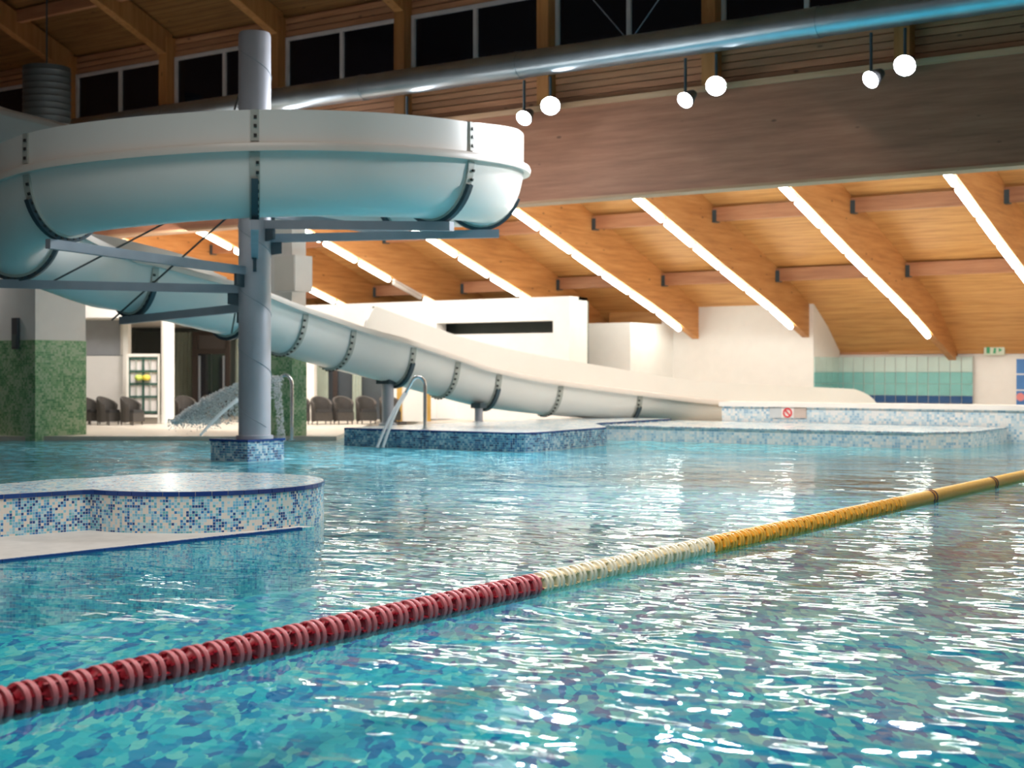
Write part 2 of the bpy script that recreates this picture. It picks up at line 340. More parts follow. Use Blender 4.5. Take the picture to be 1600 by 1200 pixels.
    nr = N(nt, 'ShaderNodeMapRange'); nr.inputs['From Min'].default_value = 0.35; nr.inputs['From Max'].default_value = 0.68; nr.inputs['To Max'].default_value = 0.85; L(n3.outputs['Fac'], nr.inputs['Value'])
    mu = N(nt, 'ShaderNodeMath', operation='MULTIPLY'); L(fm_.outputs[0], mu.inputs[0]); L(nr.outputs[0], mu.inputs[1])
    fc = ramp(nt, [(0.35, (0.05, 0.40, 0.55)), (0.6, (0.22, 0.60, 0.70)), (0.75, (0.80, 0.88, 0.90))]); L(n3.outputs['Fac'], fc.inputs['Fac'])
    d3 = N(nt, 'ShaderNodeBsdfDiffuse'); L(fc.outputs['Color'], d3.inputs[0])
    mx = N(nt, 'ShaderNodeMixShader'); L(mu.outputs[0], mx.inputs[0]); L(m2.outputs[0], mx.inputs[1]); L(d3.outputs[0], mx.inputs[2])
    o = N(nt, 'ShaderNodeOutputMaterial'); L(mx.outputs[0], o.inputs[0]); return m
M['water'] = water_mat()
def spray_mat():
    m = bpy.data.materials.new('white_water'); m.use_nodes = True; nt = m.node_tree; nt.nodes.clear(); L = nt.links.new
    tr = N(nt, 'ShaderNodeBsdfTransparent'); d = N(nt, 'ShaderNodeBsdfPrincipled'); d.inputs['Base Color'].default_value = (0.86, 0.88, 0.88, 1); d.inputs['Roughness'].default_value = 0.15
    tl = N(nt, 'ShaderNodeBsdfTranslucent'); tl.inputs[0].default_value = (0.9, 0.92, 0.92, 1)
    m0 = N(nt, 'ShaderNodeMixShader'); m0.inputs[0].default_value = 0.5; L(d.outputs[0], m0.inputs[1]); L(tl.outputs[0], m0.inputs[2])
    mx = N(nt, 'ShaderNodeMixShader'); mx.inputs[0].default_value = 0.80; L(tr.outputs[0], mx.inputs[1]); L(m0.outputs[0], mx.inputs[2])
    o = N(nt, 'ShaderNodeOutputMaterial'); L(mx.outputs[0], o.inputs[0]); return m
M['spray'] = spray_mat()

# ================================================================== THE SETTING
VB = 26.3                                    # plane of the big girder and of the clerestory wall
POSTS = [-17.04+3.98*k for k in range(-6, 5)]
RIBS = [-2.1, -5.9, -9.7, -13.5, -17.35, -21.1, -24.9, -28.7, -32.5, -36.3]
U_MIN, U_MAX = -46.0, 8.0

# pool floor and water
b = MB(); b.quad([C2W(-45, -6, -0.6), C2W(30, -6, -0.6), C2W(30, 40, -0.6), C2W(-45, 40, -0.6)])
b.build('pool_floor', M['pool_floor'], loc=(0, 0, -0.6), label='blue and turquoise mosaic floor under the pool water', cat='pool floor', kind='structure')
b = MB(); b.quad([C2W(-45, -6), C2W(30, -6), C2W(30, 40), C2W(-45, 40)])
b.build('pool_water', M['water'], loc=(0, 0, 0), label='rippling turquoise pool water full of lamp reflections', cat='water', kind='structure')

# decks
b = MB(); b.cbox((-45, -4.05), (33.2, 62), (-0.7, 0.1)); b.build('deck_floor', M['deckstone'], label='beige stone deck along the far left pool edge', cat='floor', kind='structure')
b = MB(); b.box((-27, 12), (34.0, 46), (-0.7, 0.09)); b.build('back_floor', M['deckstone'], label='pale deck behind the mosaic basin at the far wall', cat='floor', kind='structure')

# curved lower roof: rib profile read on one rib, shared by all
UA = -13.5
bot = [onU(px, py, UA) for px, py in ((1225, 288), (1330, 396), (1412, 477), (1465, 537), (1482, 556))]
top = [onU(px, py, UA) for px, py in ((1345, 331), (1412, 410), (1465, 485), (1482, 528))]
def curve(pts):
    ps = [(p.y, p.z) for p in pts]
    def f(v):
        for (a, za), (b_, zb) in zip(ps, ps[1:]):
            if v <= b_ or (b_, zb) == ps[-1]:
                return za+(zb-za)*(v-a)/(b_-a)
    return f
zb_, zt_ = curve(bot), curve(top)
VF = 43.6
vs_ = [26.9+(VF-26.9)*i/16 for i in range(17)]
ZB = [min(zb_(v), 7.15) for v in vs_]; ZT = [min(zt_(v), 8.3) for v in vs_]
def zbot(v): return min(zb_(v), 7.15)
def ztop(v): return min(zt_(v), 8.3)
b = MB()
for i in range(16):
    b.hexa([(U_MIN, vs_[i], ZT[i]), (U_MAX, vs_[i], ZT[i]), (U_MAX, vs_[i+1], ZT[i+1]), (U_MIN, vs_[i+1], ZT[i+1]),
            (U_MIN, vs_[i], ZT[i]+.15), (U_MAX, vs_[i], ZT[i]+.15), (U_MAX, vs_[i+1], ZT[i+1]+.15), (U_MIN, vs_[i+1], ZT[i+1]+.15)])
b.build('lower_ceiling', M['wood_deck'], smooth=20, label='orange timber deck of the curved lower roof above the ribs', cat='ceiling', kind='structure')
for k, u in enumerate(RIBS):
    b = MB(); n = len(vs_); base = len(b.v)
    for du in (-0.11, 0.11):
        for i in range(n): b.v += [Vector((u+du, vs_[i], ZB[i])), Vector((u+du, vs_[i], ZT[i]))]
    for i in range(n-1):
        a = 2*i; c = 2*n+2*i
        b.f += [(a, a+2, a+3, a+1), (c, c+1, c+3, c+2), (a, c, c+2, a+2), (a+1, a+3, c+3, c+1)]; b.m += [0]*4
    b.f += [(0, 1, 2*n+1, 2*n), (2*n-2, 4*n-2, 4*n-1, 2*n-1)]; b.m += [0, 0]
    rib = b.build('roof_beam', M['wood_rib'], label='curved orange glulam roof rib, %s counted from the right end of the low roof' % ORD[k], cat='roof beam', group='curved ribs of the lower roof', kind='structure')
for j, pv in enumerate((34.9, 39.0)):
    for k, (ua, ub) in enumerate(zip(RIBS, RIBS[1:]+[-40])):
        p = empty('purlin_beam', ((ua+ub)/2, pv, ztop(pv)-0.42), '%s brown purlin between roof ribs, bay %s from the right end' % (('upper', 'lower')[j], ORD[k]), 'purlin', 'purlins of the lower roof', 'structure')
        b = MB(); b.box((ub+.11, ua-.11), (pv-.09, pv+.09), (ztop(pv)-.42, ztop(pv)-.06)); b.build('purlin_timber', M['purlin'], p)
        for s, uu in ((1, ub+.11), (-1, ua-.11)):
            b = MB(); b.box(sorted((uu, uu+s*.12)), (pv-.11, pv+.11), (ztop(pv)-.45, ztop(pv)-.12)); b.build('joist_hanger', M['steel_dark'], p)
# big girder with its light trim strips
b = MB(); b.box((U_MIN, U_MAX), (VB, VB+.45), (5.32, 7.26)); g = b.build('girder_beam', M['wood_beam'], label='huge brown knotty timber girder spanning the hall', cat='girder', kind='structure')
b = MB(); b.box((U_MIN, U_MAX), (VB-.05, VB+.45), (7.26, 7.38)); b.build('trim_strip', M['trim_wood'], g)
b = MB(); b.box((U_MIN, U_MAX), (VB-.03, VB+.45), (5.26, 5.32)); b.build('trim_strip', M['trim_wood'], g)
# clerestory wall: backing, planks, posts, windows
wb = MB(); wb.box((U_MIN, U_MAX), (VB+.25, VB+.4), (7.38, 8.45)); wb.box((U_MIN, U_MAX), (VB+.25, VB+.4), (9.9, 10.5))
wall = wb.build('wall_back', M['wood_beam'], loc=(0, VB, 7.38), label='timber clad clerestory wall above the girder', cat='wall', kind='structure')
pm = None
for r in list(range(7))+list(range(20, 23)):
    z0 = 7.39+r*.15 if r < 20 else 9.92+(r-20)*.16
    for k in range(len(POSTS)-1):
        ua, ub = POSTS[k]+.15, POSTS[k+1]-.15
        if pm is None:
            q = MB(); h = .141; d0, d1 = VB+.17, VB+.25
            q.hexa([(0, d0+.012, 0), (3.68, d0+.012, 0), (3.68, d1, 0), (0, d1, 0), (0, d0, h*.9), (3.68, d0, h*.9), (3.68, d1, h), (0, d1, h)])
            pm = q.build('plank', M['wood_plank'], loc=(0, 0, 0)); o = pm
        else:
            o = pm.copy(); COL.objects.link(o)
        o.parent = wall; o.location = Vector((ua, random.uniform(-.006, .006), z0))-Vector(wall.location)
for k, u in enumerate(POSTS):
    b = MB(); b.box((u-.15, u+.15), (VB-.12, VB+.4), (7.38, 10.4))
    b.build('timber_column', M['wood_post'], label='square timber clerestory post, %s from the dark end of the hall' % ORD[k], cat='post', group='clerestory posts', kind='structure')
for k in range(len(POSTS)-1):
    ua, ub = POSTS[k]+.16, POSTS[k+1]-.16
    wn = empty('window_%d' % (k+1), ((ua+ub)/2, VB+.2, 8.45), 'black night window with white frame, %s clerestory window from the dark end' % ORD[k], 'window', 'clerestory windows', 'structure')
    um = (ua+ub)/2
    for n_, (x0, x1, z0, z1) in enumerate(((ua, ua+.09, 8.45, 9.9), (ub-.06, ub, 8.45, 9.9), (um-.05, um+.05, 8.53, 9.81), (ua+.09, ub-.06, 9.81, 9.9), (ua+.09, ub-.06, 8.45, 8.53))):
        b = MB(); b.box((x0, x1), (VB+.14, VB+.24), (z0, z1)); b.build(('frame', 'frame', 'mullion', 'frame', 'frame')[n_], M['frame_white'], wn)
    for x0, x1 in ((ua+.09, um-.05), (um+.05, ub-.06)):
        b = MB(); b.box((x0, x1), (VB+.2, VB+.22), (8.53, 9.81)); b.build('pane', M['glass_dark'], wn)
    if k in (6,):
        for s in (0, 1):
            b = MB(); b.tube([(um+(.05 if s else -.05), VB+.19, 8.6), (um+(1.1 if s else -1.1), VB+.19, 9.8)], .012, 6); b.build('wire_brace', M['arm'], wn)
b = MB(); b.box((-44.4, -44.0), (-8, VB+.4), (-.6, 22)); b.build('wall_left', M['wood_beam'], label='unseen timber wall added beyond the left edge to block ambient light', cat='wall', kind='structure')  # out of view, added to keep ambient light off the left roof
# upper roof
def zup(v): return 10.35+(VB+.4-v)*.47 if v > 14 else 10.35+(VB+.4-14)*.47+(14-v)*.06
b = MB(); vv = [VB+.4, 20, 14, 4, -8]
for a, c in zip(vv, vv[1:]):
    b.hexa([(U_MIN, c, zup(c)), (U_MAX+4, c, zup(c)), (U_MAX+4, a, zup(a)), (U_MIN, a, zup(a)), (U_MIN, c, zup(c)+.2), (U_MAX+4, c, zup(c)+.2), (U_MAX+4, a, zup(a)+.2), (U_MIN, a, zup(a)+.2)])
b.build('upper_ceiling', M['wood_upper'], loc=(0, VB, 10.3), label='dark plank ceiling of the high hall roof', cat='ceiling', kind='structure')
for k, u in enumerate(POSTS):
    b = MB(); d = .62
    b.hexa([(u-.13, 12, zup(12)-d), (u+.13, 12, zup(12)-d), (u+.13, VB+.1, zup(VB+.1)-d), (u-.13, VB+.1, zup(VB+.1)-d),
            (u-.13, 12, zup(12)), (u+.13, 12, zup(12)), (u+.13, VB+.1, zup(VB+.1)), (u-.13, VB+.1, zup(VB+.1))])
    b.build('rafter_beam', M['wood_post'], label='sloping timber rafter over the pool, %s from the dark end' % ORD[k], cat='rafter', group='rafters of the high roof', kind='structure')
for j, pv in enumerate((24.6, 22.0, 19.4)):
    b = MB(); b.box((U_MIN, U_MAX), (pv-.08, pv+.08), (zup(pv)-.34, zup(pv)-.02))
    b.build('purlin_beam', M['purlin'], label='long purlin under the high roof, %s up from the clerestory windows' % ORD[j], cat='purlin', kind='structure')

# far white walls under the low roof (each block read off the photograph at its own depth)
def vblock(name, px0, px1, v, z0, ytop, m, label, depth=.4, z1=None, cat='wall'):
    a, c = onV(px0, ytop, v), onV(px1, ytop, v)
    b = MB(); b.box((a.x, c.x), (v, v+depth), (z0, z1 if z1 is not None else (a.z+c.z)/2)); return b.build(name, m, label=label, cat=cat, kind='structure')
VA = 36.0
a0, a1 = onV(475, 477, VA), onV(890, 462, VA); ZA = 3.81
wa = MB()
s0, s1 = onV(682, 512, VA), onV(864, 512, VA)          # slot opening
zs1, zs0 = onV(770, 503, VA).z, onV(770, 521, VA).z
wa.box((a0.x-4, a1.x), (VA, VA+.5), (zs1, ZA)); wa.box((a0.x-4, s0.x), (VA, VA+.5), (.09, zs1)); wa.box((s1.x, a1.x), (VA, VA+1), (.09, zs1)); wa.box((a1.x-.5, a1.x), (VA+.5, VA+1), (zs1, ZA))
wa.box((s0.x, s1.x), (VA+.35, VA+.5), (.09, zs0)); wa.box((a0.x-4, a1.x), (VA+.5, VA+1), (ZA-.1, ZA))
wa.build('wall_pavilion', M['white'], label='white pavilion wall with a dark slot behind the slide', cat='wall', kind='structure')
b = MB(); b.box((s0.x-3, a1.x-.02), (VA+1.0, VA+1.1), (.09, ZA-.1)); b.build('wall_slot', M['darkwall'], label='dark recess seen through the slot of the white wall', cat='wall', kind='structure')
c0 = onV(829, 520, VA+.2)
b = MB(); b.box((c0.x, s1.x), (VA+.18, VA+.34), (.09, zs0-.03)); b.build('wall_pier', M['white'], label='slightly brighter white pier at the right end of the slot', cat='wall', kind='structure')
vblock('wall_step', 880, 985, 38.6, .09, 505, M['white'], 'low white wall step between pavilion and tall wall', depth=3.4)
p0 = onV(985, 505, 38.6); p1 = onV(1037, 511, 42.0)
vblock('wall_wood', 952, 1036, 41.6, .09, 480, M['wood_deck'], 'flat orange timber panel above the low white step', depth=.2)
vblock('wall_far', 1034, 1271, 41.4, .09, 466, M['white'], 'tall bright white wall behind the slide run-out', depth=2.15)
fl = MB(); fe = onV(1271, 555, VF); fl.box((fe.x-3, 14), (VF, VF+.3), (.09, 2.15))
fl.build('wall_end', M['white'], label='white end wall under the timber eaves', cat='wall', kind='structure')
fa = MB(); fa.box((fe.x-1, 12), (VF-.02, VF+.2), (2.12, 3.3)); fw = fa.build('wall_eaves', M['wood_plank'], label='orange plank band below the eaves at the far end', cat='wall', kind='structure')
for r in range(5):
    for k in range(2):
        b = MB(); ua = (-15.5, -9.6)[k]; ub = (-9.8, 6)[k]
        b.box((ua, ub), (VF-.07, VF-.02), (2.13+r*.2, 2.13+r*.2+.188)); b.build('plank', M['wood_deck'], fw)
# glazed tile panel
tp = onV(1271, 557, VF-.1); te = onV(1521, 557, VF-.1); tw = te.x-tp.x
TILE_A, TILE_B, TILE_C = plain('pale_glass_tile', (0.58, 0.72, 0.68), .15, var=.04), plain('aqua_glass_tile', (0.25, 0.56, 0.54), .15, var=.06), plain('navy_glass_tile', (0.03, 0.10, 0.26), .15, var=.1)
pan = MB(); pan.box((tp.x, te.x), (VF-.14, VF-.02), (.09, 2.06)); pan = pan.build('wall_tiled', M['grout'], label='wall panel of pale, aqua and navy tiles at the far end', cat='tiled wall', kind='structure')
nc = 15; zt2 = 2.04; rows = [(zt2-.46, zt2, TILE_A), (zt2-.82, zt2-.47, TILE_B), (zt2-1.18, zt2-.83, TILE_B), (zt2-1.40, zt2-1.19, TILE_C), (zt2-1.75, zt2-1.41, TILE_C)]
for i in range(nc):
    for (z0, z1, mm) in rows:
        b = MB(); uu = tp.x+tw*i/nc; b.box((uu+.012, uu+tw/nc-.012), (VF-.16-random.random()*.006, VF-.14), (z0, z1)); b.build('tile', mm, pan)

wfu = onV(1271, 466, 41.4).x
for i in range(4):
    for (z0, z1, mm) in rows:
        b = MB(); v0 = 41.42+i*.49; b.box((wfu, wfu+.025), (v0+.012, v0+.478), (z0, z1)); b.build('tile', mm, pan)
# left lounge: set back under a soffit, seen square on
lz = 3.1
lb = MB(); lb.cbox((-16, -3), (50, 50.4), (.1, 3.4)); lb.build('wall_lounge', M['darkwall'], label='dim grey rear wall of the lounge behind the slide column', cat='wall', kind='structure')
lb = MB(); lb.cbox((-20, -8.2), (41.3, 50.4), (lz, lz+.25)); lb.build('lounge_ceiling', M['cream'], label='cream soffit over the lounge left of the steel column', cat='ceiling', kind='structure')
lb = MB(); lb.cbox((-20, -6.6), (40.9, 41.5), (lz+.02, lz+.75)); lb.build('wall_fascia', M['white'], label='white fascia above the lounge opening', cat='wall', kind='structure')
def pbox(px0, px1, py0, py1, D, th, z0=None, mi=0, b=None):
    b = b or MB(); X0, X1 = (px0-800)/F*D, (px1-800)/F*D; za, zc = CAMZ-(py1-HOR)/F*D, CAMZ-(py0-HOR)/F*D
    b.cbox((X0, X1), (D, D+th), (za if z0 is None else z0, zc), mi); return b
pbox(100, 194, 556, 660, 42.2, .3, .1).build('wall_parapet', M['white'], label='white half wall behind the wicker chairs', cat='wall', kind='structure')
wd = empty('window_20', C2W(-12.0, 42.3, 2.0), 'grey blind screen above the white half wall', 'window', kind='structure')
pbox(100, 192, 490, 555, 42.35, .05).build('blind', M['grey'], wd); pbox(188, 192, 490, 555, 42.3, .12).build('frame', M['cream'], wd)
pbox(192, 200, 490, 660, 42.0, .35, .1).build('lounge_pillar', M['cream'], label='thin square cream pillar beside the grid rack', cat='pillar', kind='structure')
pl = C2W((262-800)/F*41, 41.0, .1); b = MB(); b.lathe([(0, 0), (.2, 0), (.2, .06), (.185, .08), (.185, lz-.1), (0, lz-.1)], pl, n=28)
b.build('round_column', M['cream'], smooth=40, label='round cream column at the lounge edge', cat='column', kind='structure')
pbox(212, 252, 519, 600, 49.6, .2, .1).build('wall_panel', plain('charcoal_panel', (.07, .08, .075), .5), label='charcoal wall panel behind the grid rack', cat='wall', kind='structure')
for i, (x0, x1) in enumerate(((272, 284), (285, 298))):
    pass
cu = empty('window_21', C2W(-10, 48, .1), 'pale grey curtained glass beside the dark lounge door', 'window', kind='structure')
for i in range(7):
    X = -11.3+i*.13; b = MB(); b.tube([C2W(X, 48.2, .1), C2W(X, 48.2, 2.9)], .075, 8); b.build('curtain_fold', M['curtain'], cu, smooth=60)
dd = empty('door_1', C2W(-9.9, 47.5, .1), 'dark brown lounge door with tall glass leaves', 'door', kind='structure')
for x0, x1, y0, y1 in ((300, 309, 518, 655), (352, 359, 518, 655), (309, 352, 518, 524), (309, 352, 545, 553)):
    pbox(x0, x1, y0, y1, 47.4, .15, .1 if y1 == 655 else None).build('door_frame', M['brown_dark'], dd)
pbox(309, 352, 524, 545, 47.5, .05).build('transom_panel', plain('brown_grey_panel', (.09, .075, .07), .5), dd)
for x0, x1 in ((309, 330), (331, 352)):
    lf = pbox(x0, x1, 553, 655, 47.5, .05, .1).build('door_leaf', M['glass_dark'], dd)
    pbox(x0+(1 if x0 == 309 else 17), x0+(4 if x0 == 309 else 20), 556, 640, 47.45, .04).build('stile', M['arm'], lf)
for i in range(6):
    X = -9.2+i*.14; b = MB(); b.tube([C2W(X, 48.2, .1), C2W(X, 48.2, 2.9)], .08, 8); b.build('curtain_fold', M['curtain'], cu, smooth=60)
# middle lounge: cream pier, dark windows with curtains behind the second row of chairs
pbox(463, 491, 548, 662, 43.5, .6, .1).build('wall_cream', M['cream'], label='cream wall pier right of the green pillar', cat='wall', kind='structure')
wm = empty('window_22', C2W(-5, 44.6, .1), 'dark lounge window with green curtains behind the chairs', 'window', kind='structure')
pbox(491, 604, 552, 662, 44.9, .1, .1).build('pane', plain('dim_lounge_glass', (.07, .08, .09), .12), wm)
pbox(520, 527, 552, 662, 44.7, .12, .1).build('mullion', M['brown_dark'], wm)
for i in range(9):
    px = 494+i*3.2 if i < 6 else 553+(i-6)*4.5
    X = (px-800)/F*44.6; b = MB(); b.tube([C2W(X, 44.65, .1), C2W(X, 44.65, 2.1)], .055, 8); b.build('curtain_fold', M['curtain'], wm, smooth=60)
pbox(604, 1000, 555, 664, 45.2, .3, .1).build('wall_low', M['white'], label='plain white wall under the lower slide run', cat='wall', kind='structure')
dc = empty('door_2', C2W(-2.9, 43, .1), 'cream door between ochre jambs behind the curved fountain pipe', 'door', kind='structure')
pbox(620, 628, 585, 664, 43.0, .15, .1).build('door_jamb', M['ochre'], dc); pbox(667, 673, 585, 664, 43.0, .15, .1).build('door_jamb', M['ochre'], dc)
pbox(628, 667, 585, 664, 43.05, .1, .1).build('door_leaf', M['cream'], dc)

# green mosaic pillars
def pillar(px, D, wu, wv, yg, ztop_, label, name, base=-.5):
    c = pix(px, 600, D); p = empty(name, (c.x, c.y, 0), label, 'pillar', kind='structure')
    zg = CAMZ-(yg-HOR)/F*D
    b = MB(); b.box((c.x-wu, c.x), (c.y, c.y+wv), (base, zg)); b.build('mosaic_base', M['mos_green'], p)
    b = MB(); b.box((c.x-wu+.012, c.x-.012), (c.y+.012, c.y+wv-.012), (zg, ztop_)); b.build('plaster_shaft', M['white'], p)
    return p, c
gp, gc = pillar(55, 33.0, 3.2, 1.45, 531, 7.4, 'broad green mosaic pillar with white top at the left edge', 'green_pillar')
lamp = empty('wall_lamp', (0, 0, 0), 'slim black slot lamp on the broad green pillar', 'wall lamp')
lw = onV(25, 521, gc.y-.03); lamp.location = lw
b = MB(); b.box((lw.x-.10, lw.x+.10), (gc.y-.08, gc.y), (lw.z-.36, lw.z+.36)); b.build('casing', M['housing'], lamp)
b = MB(); b.box((lw.x-.07, lw.x+.07), (gc.y-.10, gc.y-.08), (lw.z-.32, lw.z-.02)); b.build('diffuser', M['darkwall'], lamp)
gp2, gc2 = pillar(456, 33.3, .95, .5, 545, 7.0, 'narrower green mosaic pillar behind the steel slide column', 'green_pillar')
cb0 = onV(447, 455, gc2.y-.25); bx = empty('wall_cabinet', (cb0.x, gc2.y, cb0.z), 'white box cabinet on the white shaft behind the steel column', 'cabinet')
b = MB(); b.box((gc2.x-.28, gc2.x+.36), (gc2.y-.28, gc2.y+.3), (cb0.z, cb0.z+.82)); b.build('body', M['white'], bx)
b = MB(); b.box((gc2.x-.26, gc2.x+.34), (gc2.y-.30, gc2.y-.28), (cb0.z+.02, cb0.z+.80)); b.build('front_panel', M['cream'], bx)

# ================================================================== POOL BLOCKS
# island in front, left
def cpts(pts): return [C2W(x, d) for x, d in pts]
cx, cd, cr = -3.38, 15.45, 1.35
out = [(-8.5, 11.9), (-6.2, 13.0), (-4.92, 13.80)]
a0_ = math.atan2(14.4-cd, -4.22-cx); a1_ = math.radians(158)
if a0_ > 0: a0_ -= 2*math.pi
n = 44
out += [(cx+cr*math.cos(a0_+(a1_-a0_)*i/n), cd+cr*math.sin(a0_+(a1_-a0_)*i/n)) for i in range(n+1)]
out += [(-5.02, 15.75), (-5.4, 15.0), (-6.4, 14.3), (-8.8, 13.3)]
isl = empty('pool_island', C2W(cx, cd, 0), 'kidney shaped mosaic pool island with navy rim tiles beside the pale ledge', 'pool island')
TOPZ = .42
b = MB(); b.prism([tuple(p.xy) for p in cpts(out)], -.6, TOPZ-.05, 0, 1); b.build('mosaic_wall', [M['mos'], M['mos_top']], isl, smooth=30)
b = MB()
inn = [tuple(p.xy) for p in cpts([(x*.997+cx*.003, d*.997+cd*.003) for x, d in out])]
b.prism(inn, TOPZ-.05, TOPZ, 0, 1); b.build('top_slab', [M['grout'], M['mos_top']], isl)
def tiles_along(path, step, h, z0, parent, name='rim_tile', gap=.006, out_=.012, th=.02, m=None):
    L = [0.0]
    for p, q in zip(path, path[1:]): L.append(L[-1]+(Vector(q)-Vector(p)).length)
    def at(s):
        for i in range(len(path)-1):
            if s <= L[i+1] or i == len(path)-2:
                t = (s-L[i])/(L[i+1]-L[i]); return Vector(path[i]).lerp(Vector(path[i+1]), t)
    k = int(L[-1]/step)
    for i in range(k):
        p, q = at(i*step+gap/2), at((i+1)*step-gap/2); t = (q-p).normalized(); nn = Vector((t.y, -t.x))
        b = MB(); o_, i_ = nn*out_, -nn*th
        b.hexa([(*(p+o_), z0), (*(q+o_), z0), (*(q+i_), z0), (*(p+i_), z0), (*(p+o_), z0+h), (*(q+o_), z0+h), (*(q+i_), z0+h), (*(p+i_), z0+h)])
        b.build(name, m or M['coping'], parent)
tiles_along([p.xy for p in cpts(out[:-3])], .158, .042, TOPZ-.046, isl)
# ledge in front of the island with the navy edge line; its side is the pool wall
led = empty('overflow_slab', C2W(-5, 13, 0), 'pale stone overflow ledge with a navy tile edge', 'pool ledge', kind='structure')
e0, e1 = C2W(-8.6, 7.1), C2W(-2.02, 14.72)
b = MB(); b.prism([tuple(e0.xy), tuple(e1.xy), tuple(C2W(-3.2, 15.2).xy), tuple(C2W(-5, 15).xy), tuple(C2W(-10.5, 12).xy)], -.6, .012, 0, 1)
b.build('ledge_body', [M['mos_aqua'], M['ledge']], led)
tiles_along([e0.xy, e1.xy], .33, .03, -.012, led, 'edge_tile', gap=.006, out_=.012, th=.03)

# base block and steel slide column
X0, D0 = (398-800)/F*25.9, 25.9
cc = C2W(X0, D0)
cb = empty('column_plinth', (cc.x, cc.y, -.6), 'square blue mosaic plinth under the steel slide column', 'plinth')
b = MB(); b.box((cc.x-.62, cc.x+.30), (cc.y-.48, cc.y+.44), (-.6, .35)); b.build('mosaic_body', M['mos_blue'], cb)
b = MB(); b.box((cc.x-.64, cc.x+.32), (cc.y-.50, cc.y+.46), (.35, .39)); b.build('coping', M['coping'], cb)
col = empty('slide_column', (cc.x, cc.y, .39), 'tall round grey steel column carrying the water slide', 'column')
b = MB(); r0 = .288
b.lathe([(0, .39), (.33, .39), (.33, .45), (r0, .46), (r0, 7.62), (r0-.02, 7.68), (0, 7.68)], (cc.x, cc.y, 0), n=40); b.build('shaft', M['steel'], col, smooth=40)
b = MB(); hp = []
for i in range(260):
    a = -i*.16; z = .6+i*.0272
    hp.append((cc.x+math.cos(a)*(r0+.003), cc.y+math.sin(a)*(r0+.003), z))
b.tube(hp, .008, 5); b.build('spiral_seam', M['arm'], col)

# blue mosaic block with the fountain, basin tiers on the right
fb = empty('fountain_block', C2W(-2.3, 29.6, -.6), 'long blue mosaic block carrying the curved fountain pipe', 'pool wall')
f0, f1 = onZ(525, 697, 0), onZ(832, 706, 0); f2 = f1+Vector((.35, .9, 0)); vv_ = (f0.y+f1.y)/2
fp = [(f0.x, vv_), (f1.x-.4, vv_), (f1.x-.1, vv_+.15), (f1.x, vv_+.45), (f1.x-.2, vv_+3.5), (f1.x-1.65, vv_+5.4), (f1.x-1.65, vv_+9.2), (f1.x-4, vv_+9.4), (f0.x, vv_+1.3)]
b = MB(); b.prism(fp, -.6, .35, 0, 1); b.build('mosaic_body', [M['mos_blue'], M['mos_top']], fb)
b = MB(); b.prism([(p[0]*.9995, p[1]-.01) for p in fp], .35, .385, 0, 1); b.build('coping', [M['coping'], M['mos_pale']], fb)
lt_ = empty('basin_step', (-14, 29.2, -.6), 'low pale mosaic step in front of the slide run-out', 'pool wall')
b = MB(); b.prism([(-17.2, 29.0), (-9.7, 29.3), (-9.0, 30.2), (-9.0, 32.9), (-17.2, 32.9)], -.6, .31, 0, 0); b.build('mosaic_body', M['mos_pale'], lt_)
b = MB(); b.prism([(-17.2, 28.98), (-9.7, 29.28), (-8.98, 30.2), (-8.98, 32.9), (-17.2, 32.9)], .31, .34, 0, 1); b.build('coping', [M['mos_blue'], M['mos_pale']], lt_)
ul = onV(1128, 640, 33.0)
ut = empty('basin_wall', (ul.x+6, 33, -.6), 'long pale mosaic basin wall with thick white coping at the far right', 'pool wall', kind='structure')
b = MB(); b.box((ul.x, 14), (33.0, 33.7), (-.6, .72)); b.build('mosaic_body', M['mos_pale'], ut)
b = MB(); b.box((ul.x-.05, 14), (32.93, 33.8), (.72, .83)); b.build('coping', M['white'], ut)
sh = empty('shallow_slab', (-14, 26, -.3), 'pale submerged step between the fountain block and basin', 'pool step', kind='structure')
b = MB(); b.box((f1.x+.02, -8), (25.6, 29.0), (-.3, -.03)); b.build('step_body', M['ledge'], sh)
# three small signs on the basin wall
sp = onV(1230, 646, 32.95)
for k, (px, rad, lab) in enumerate(((1212, .12, 'small grey notice on the basin wall, left of the red ring sign'), (1231, .13, 'small round prohibition sign with red ring on the basin wall'), (1250, .12, 'small brownish notice on the basin wall, right of the red ring sign'))):
    c = onV(px, 645, 32.98); sg = empty('pool_sign', c, lab, 'sign', 'signs on the basin wall')
    b = MB(); b.box((c.x-.16, c.x+.16), (32.97, 33.0), (c.z-.13, c.z+.13)); b.build('plate', (plain('notice_grey', (.55, .58, .6)), M['white'], plain('notice_tan', (.55, .45, .40)))[k], sg)
    if k == 1:
        b = MB(); b.lathe([(.085, 0), (.12, 0), (.12, -.015), (.085, -.015), (.085, 0)], (c.x, 32.965, c.z), 'Y', 24); b.build('red_ring', plain('sign_red', (.7, .05, .06)), sg)
        b = MB(); b.hexa([(c.x-.08, 32.952, c.z+.06), (c.x-.05, 32.952, c.z+.08), (c.x-.05, 32.965, c.z+.08), (c.x-.08, 32.965, c.z+.06), (c.x+.05, 32.952, c.z-.08), (c.x+.08, 32.952, c.z-.06), (c.x+.08, 32.965, c.z-.06), (c.x+.05, 32.965, c.z-.08)]); b.build('red_bar', bpy.data.materials['sign_red'], sg)

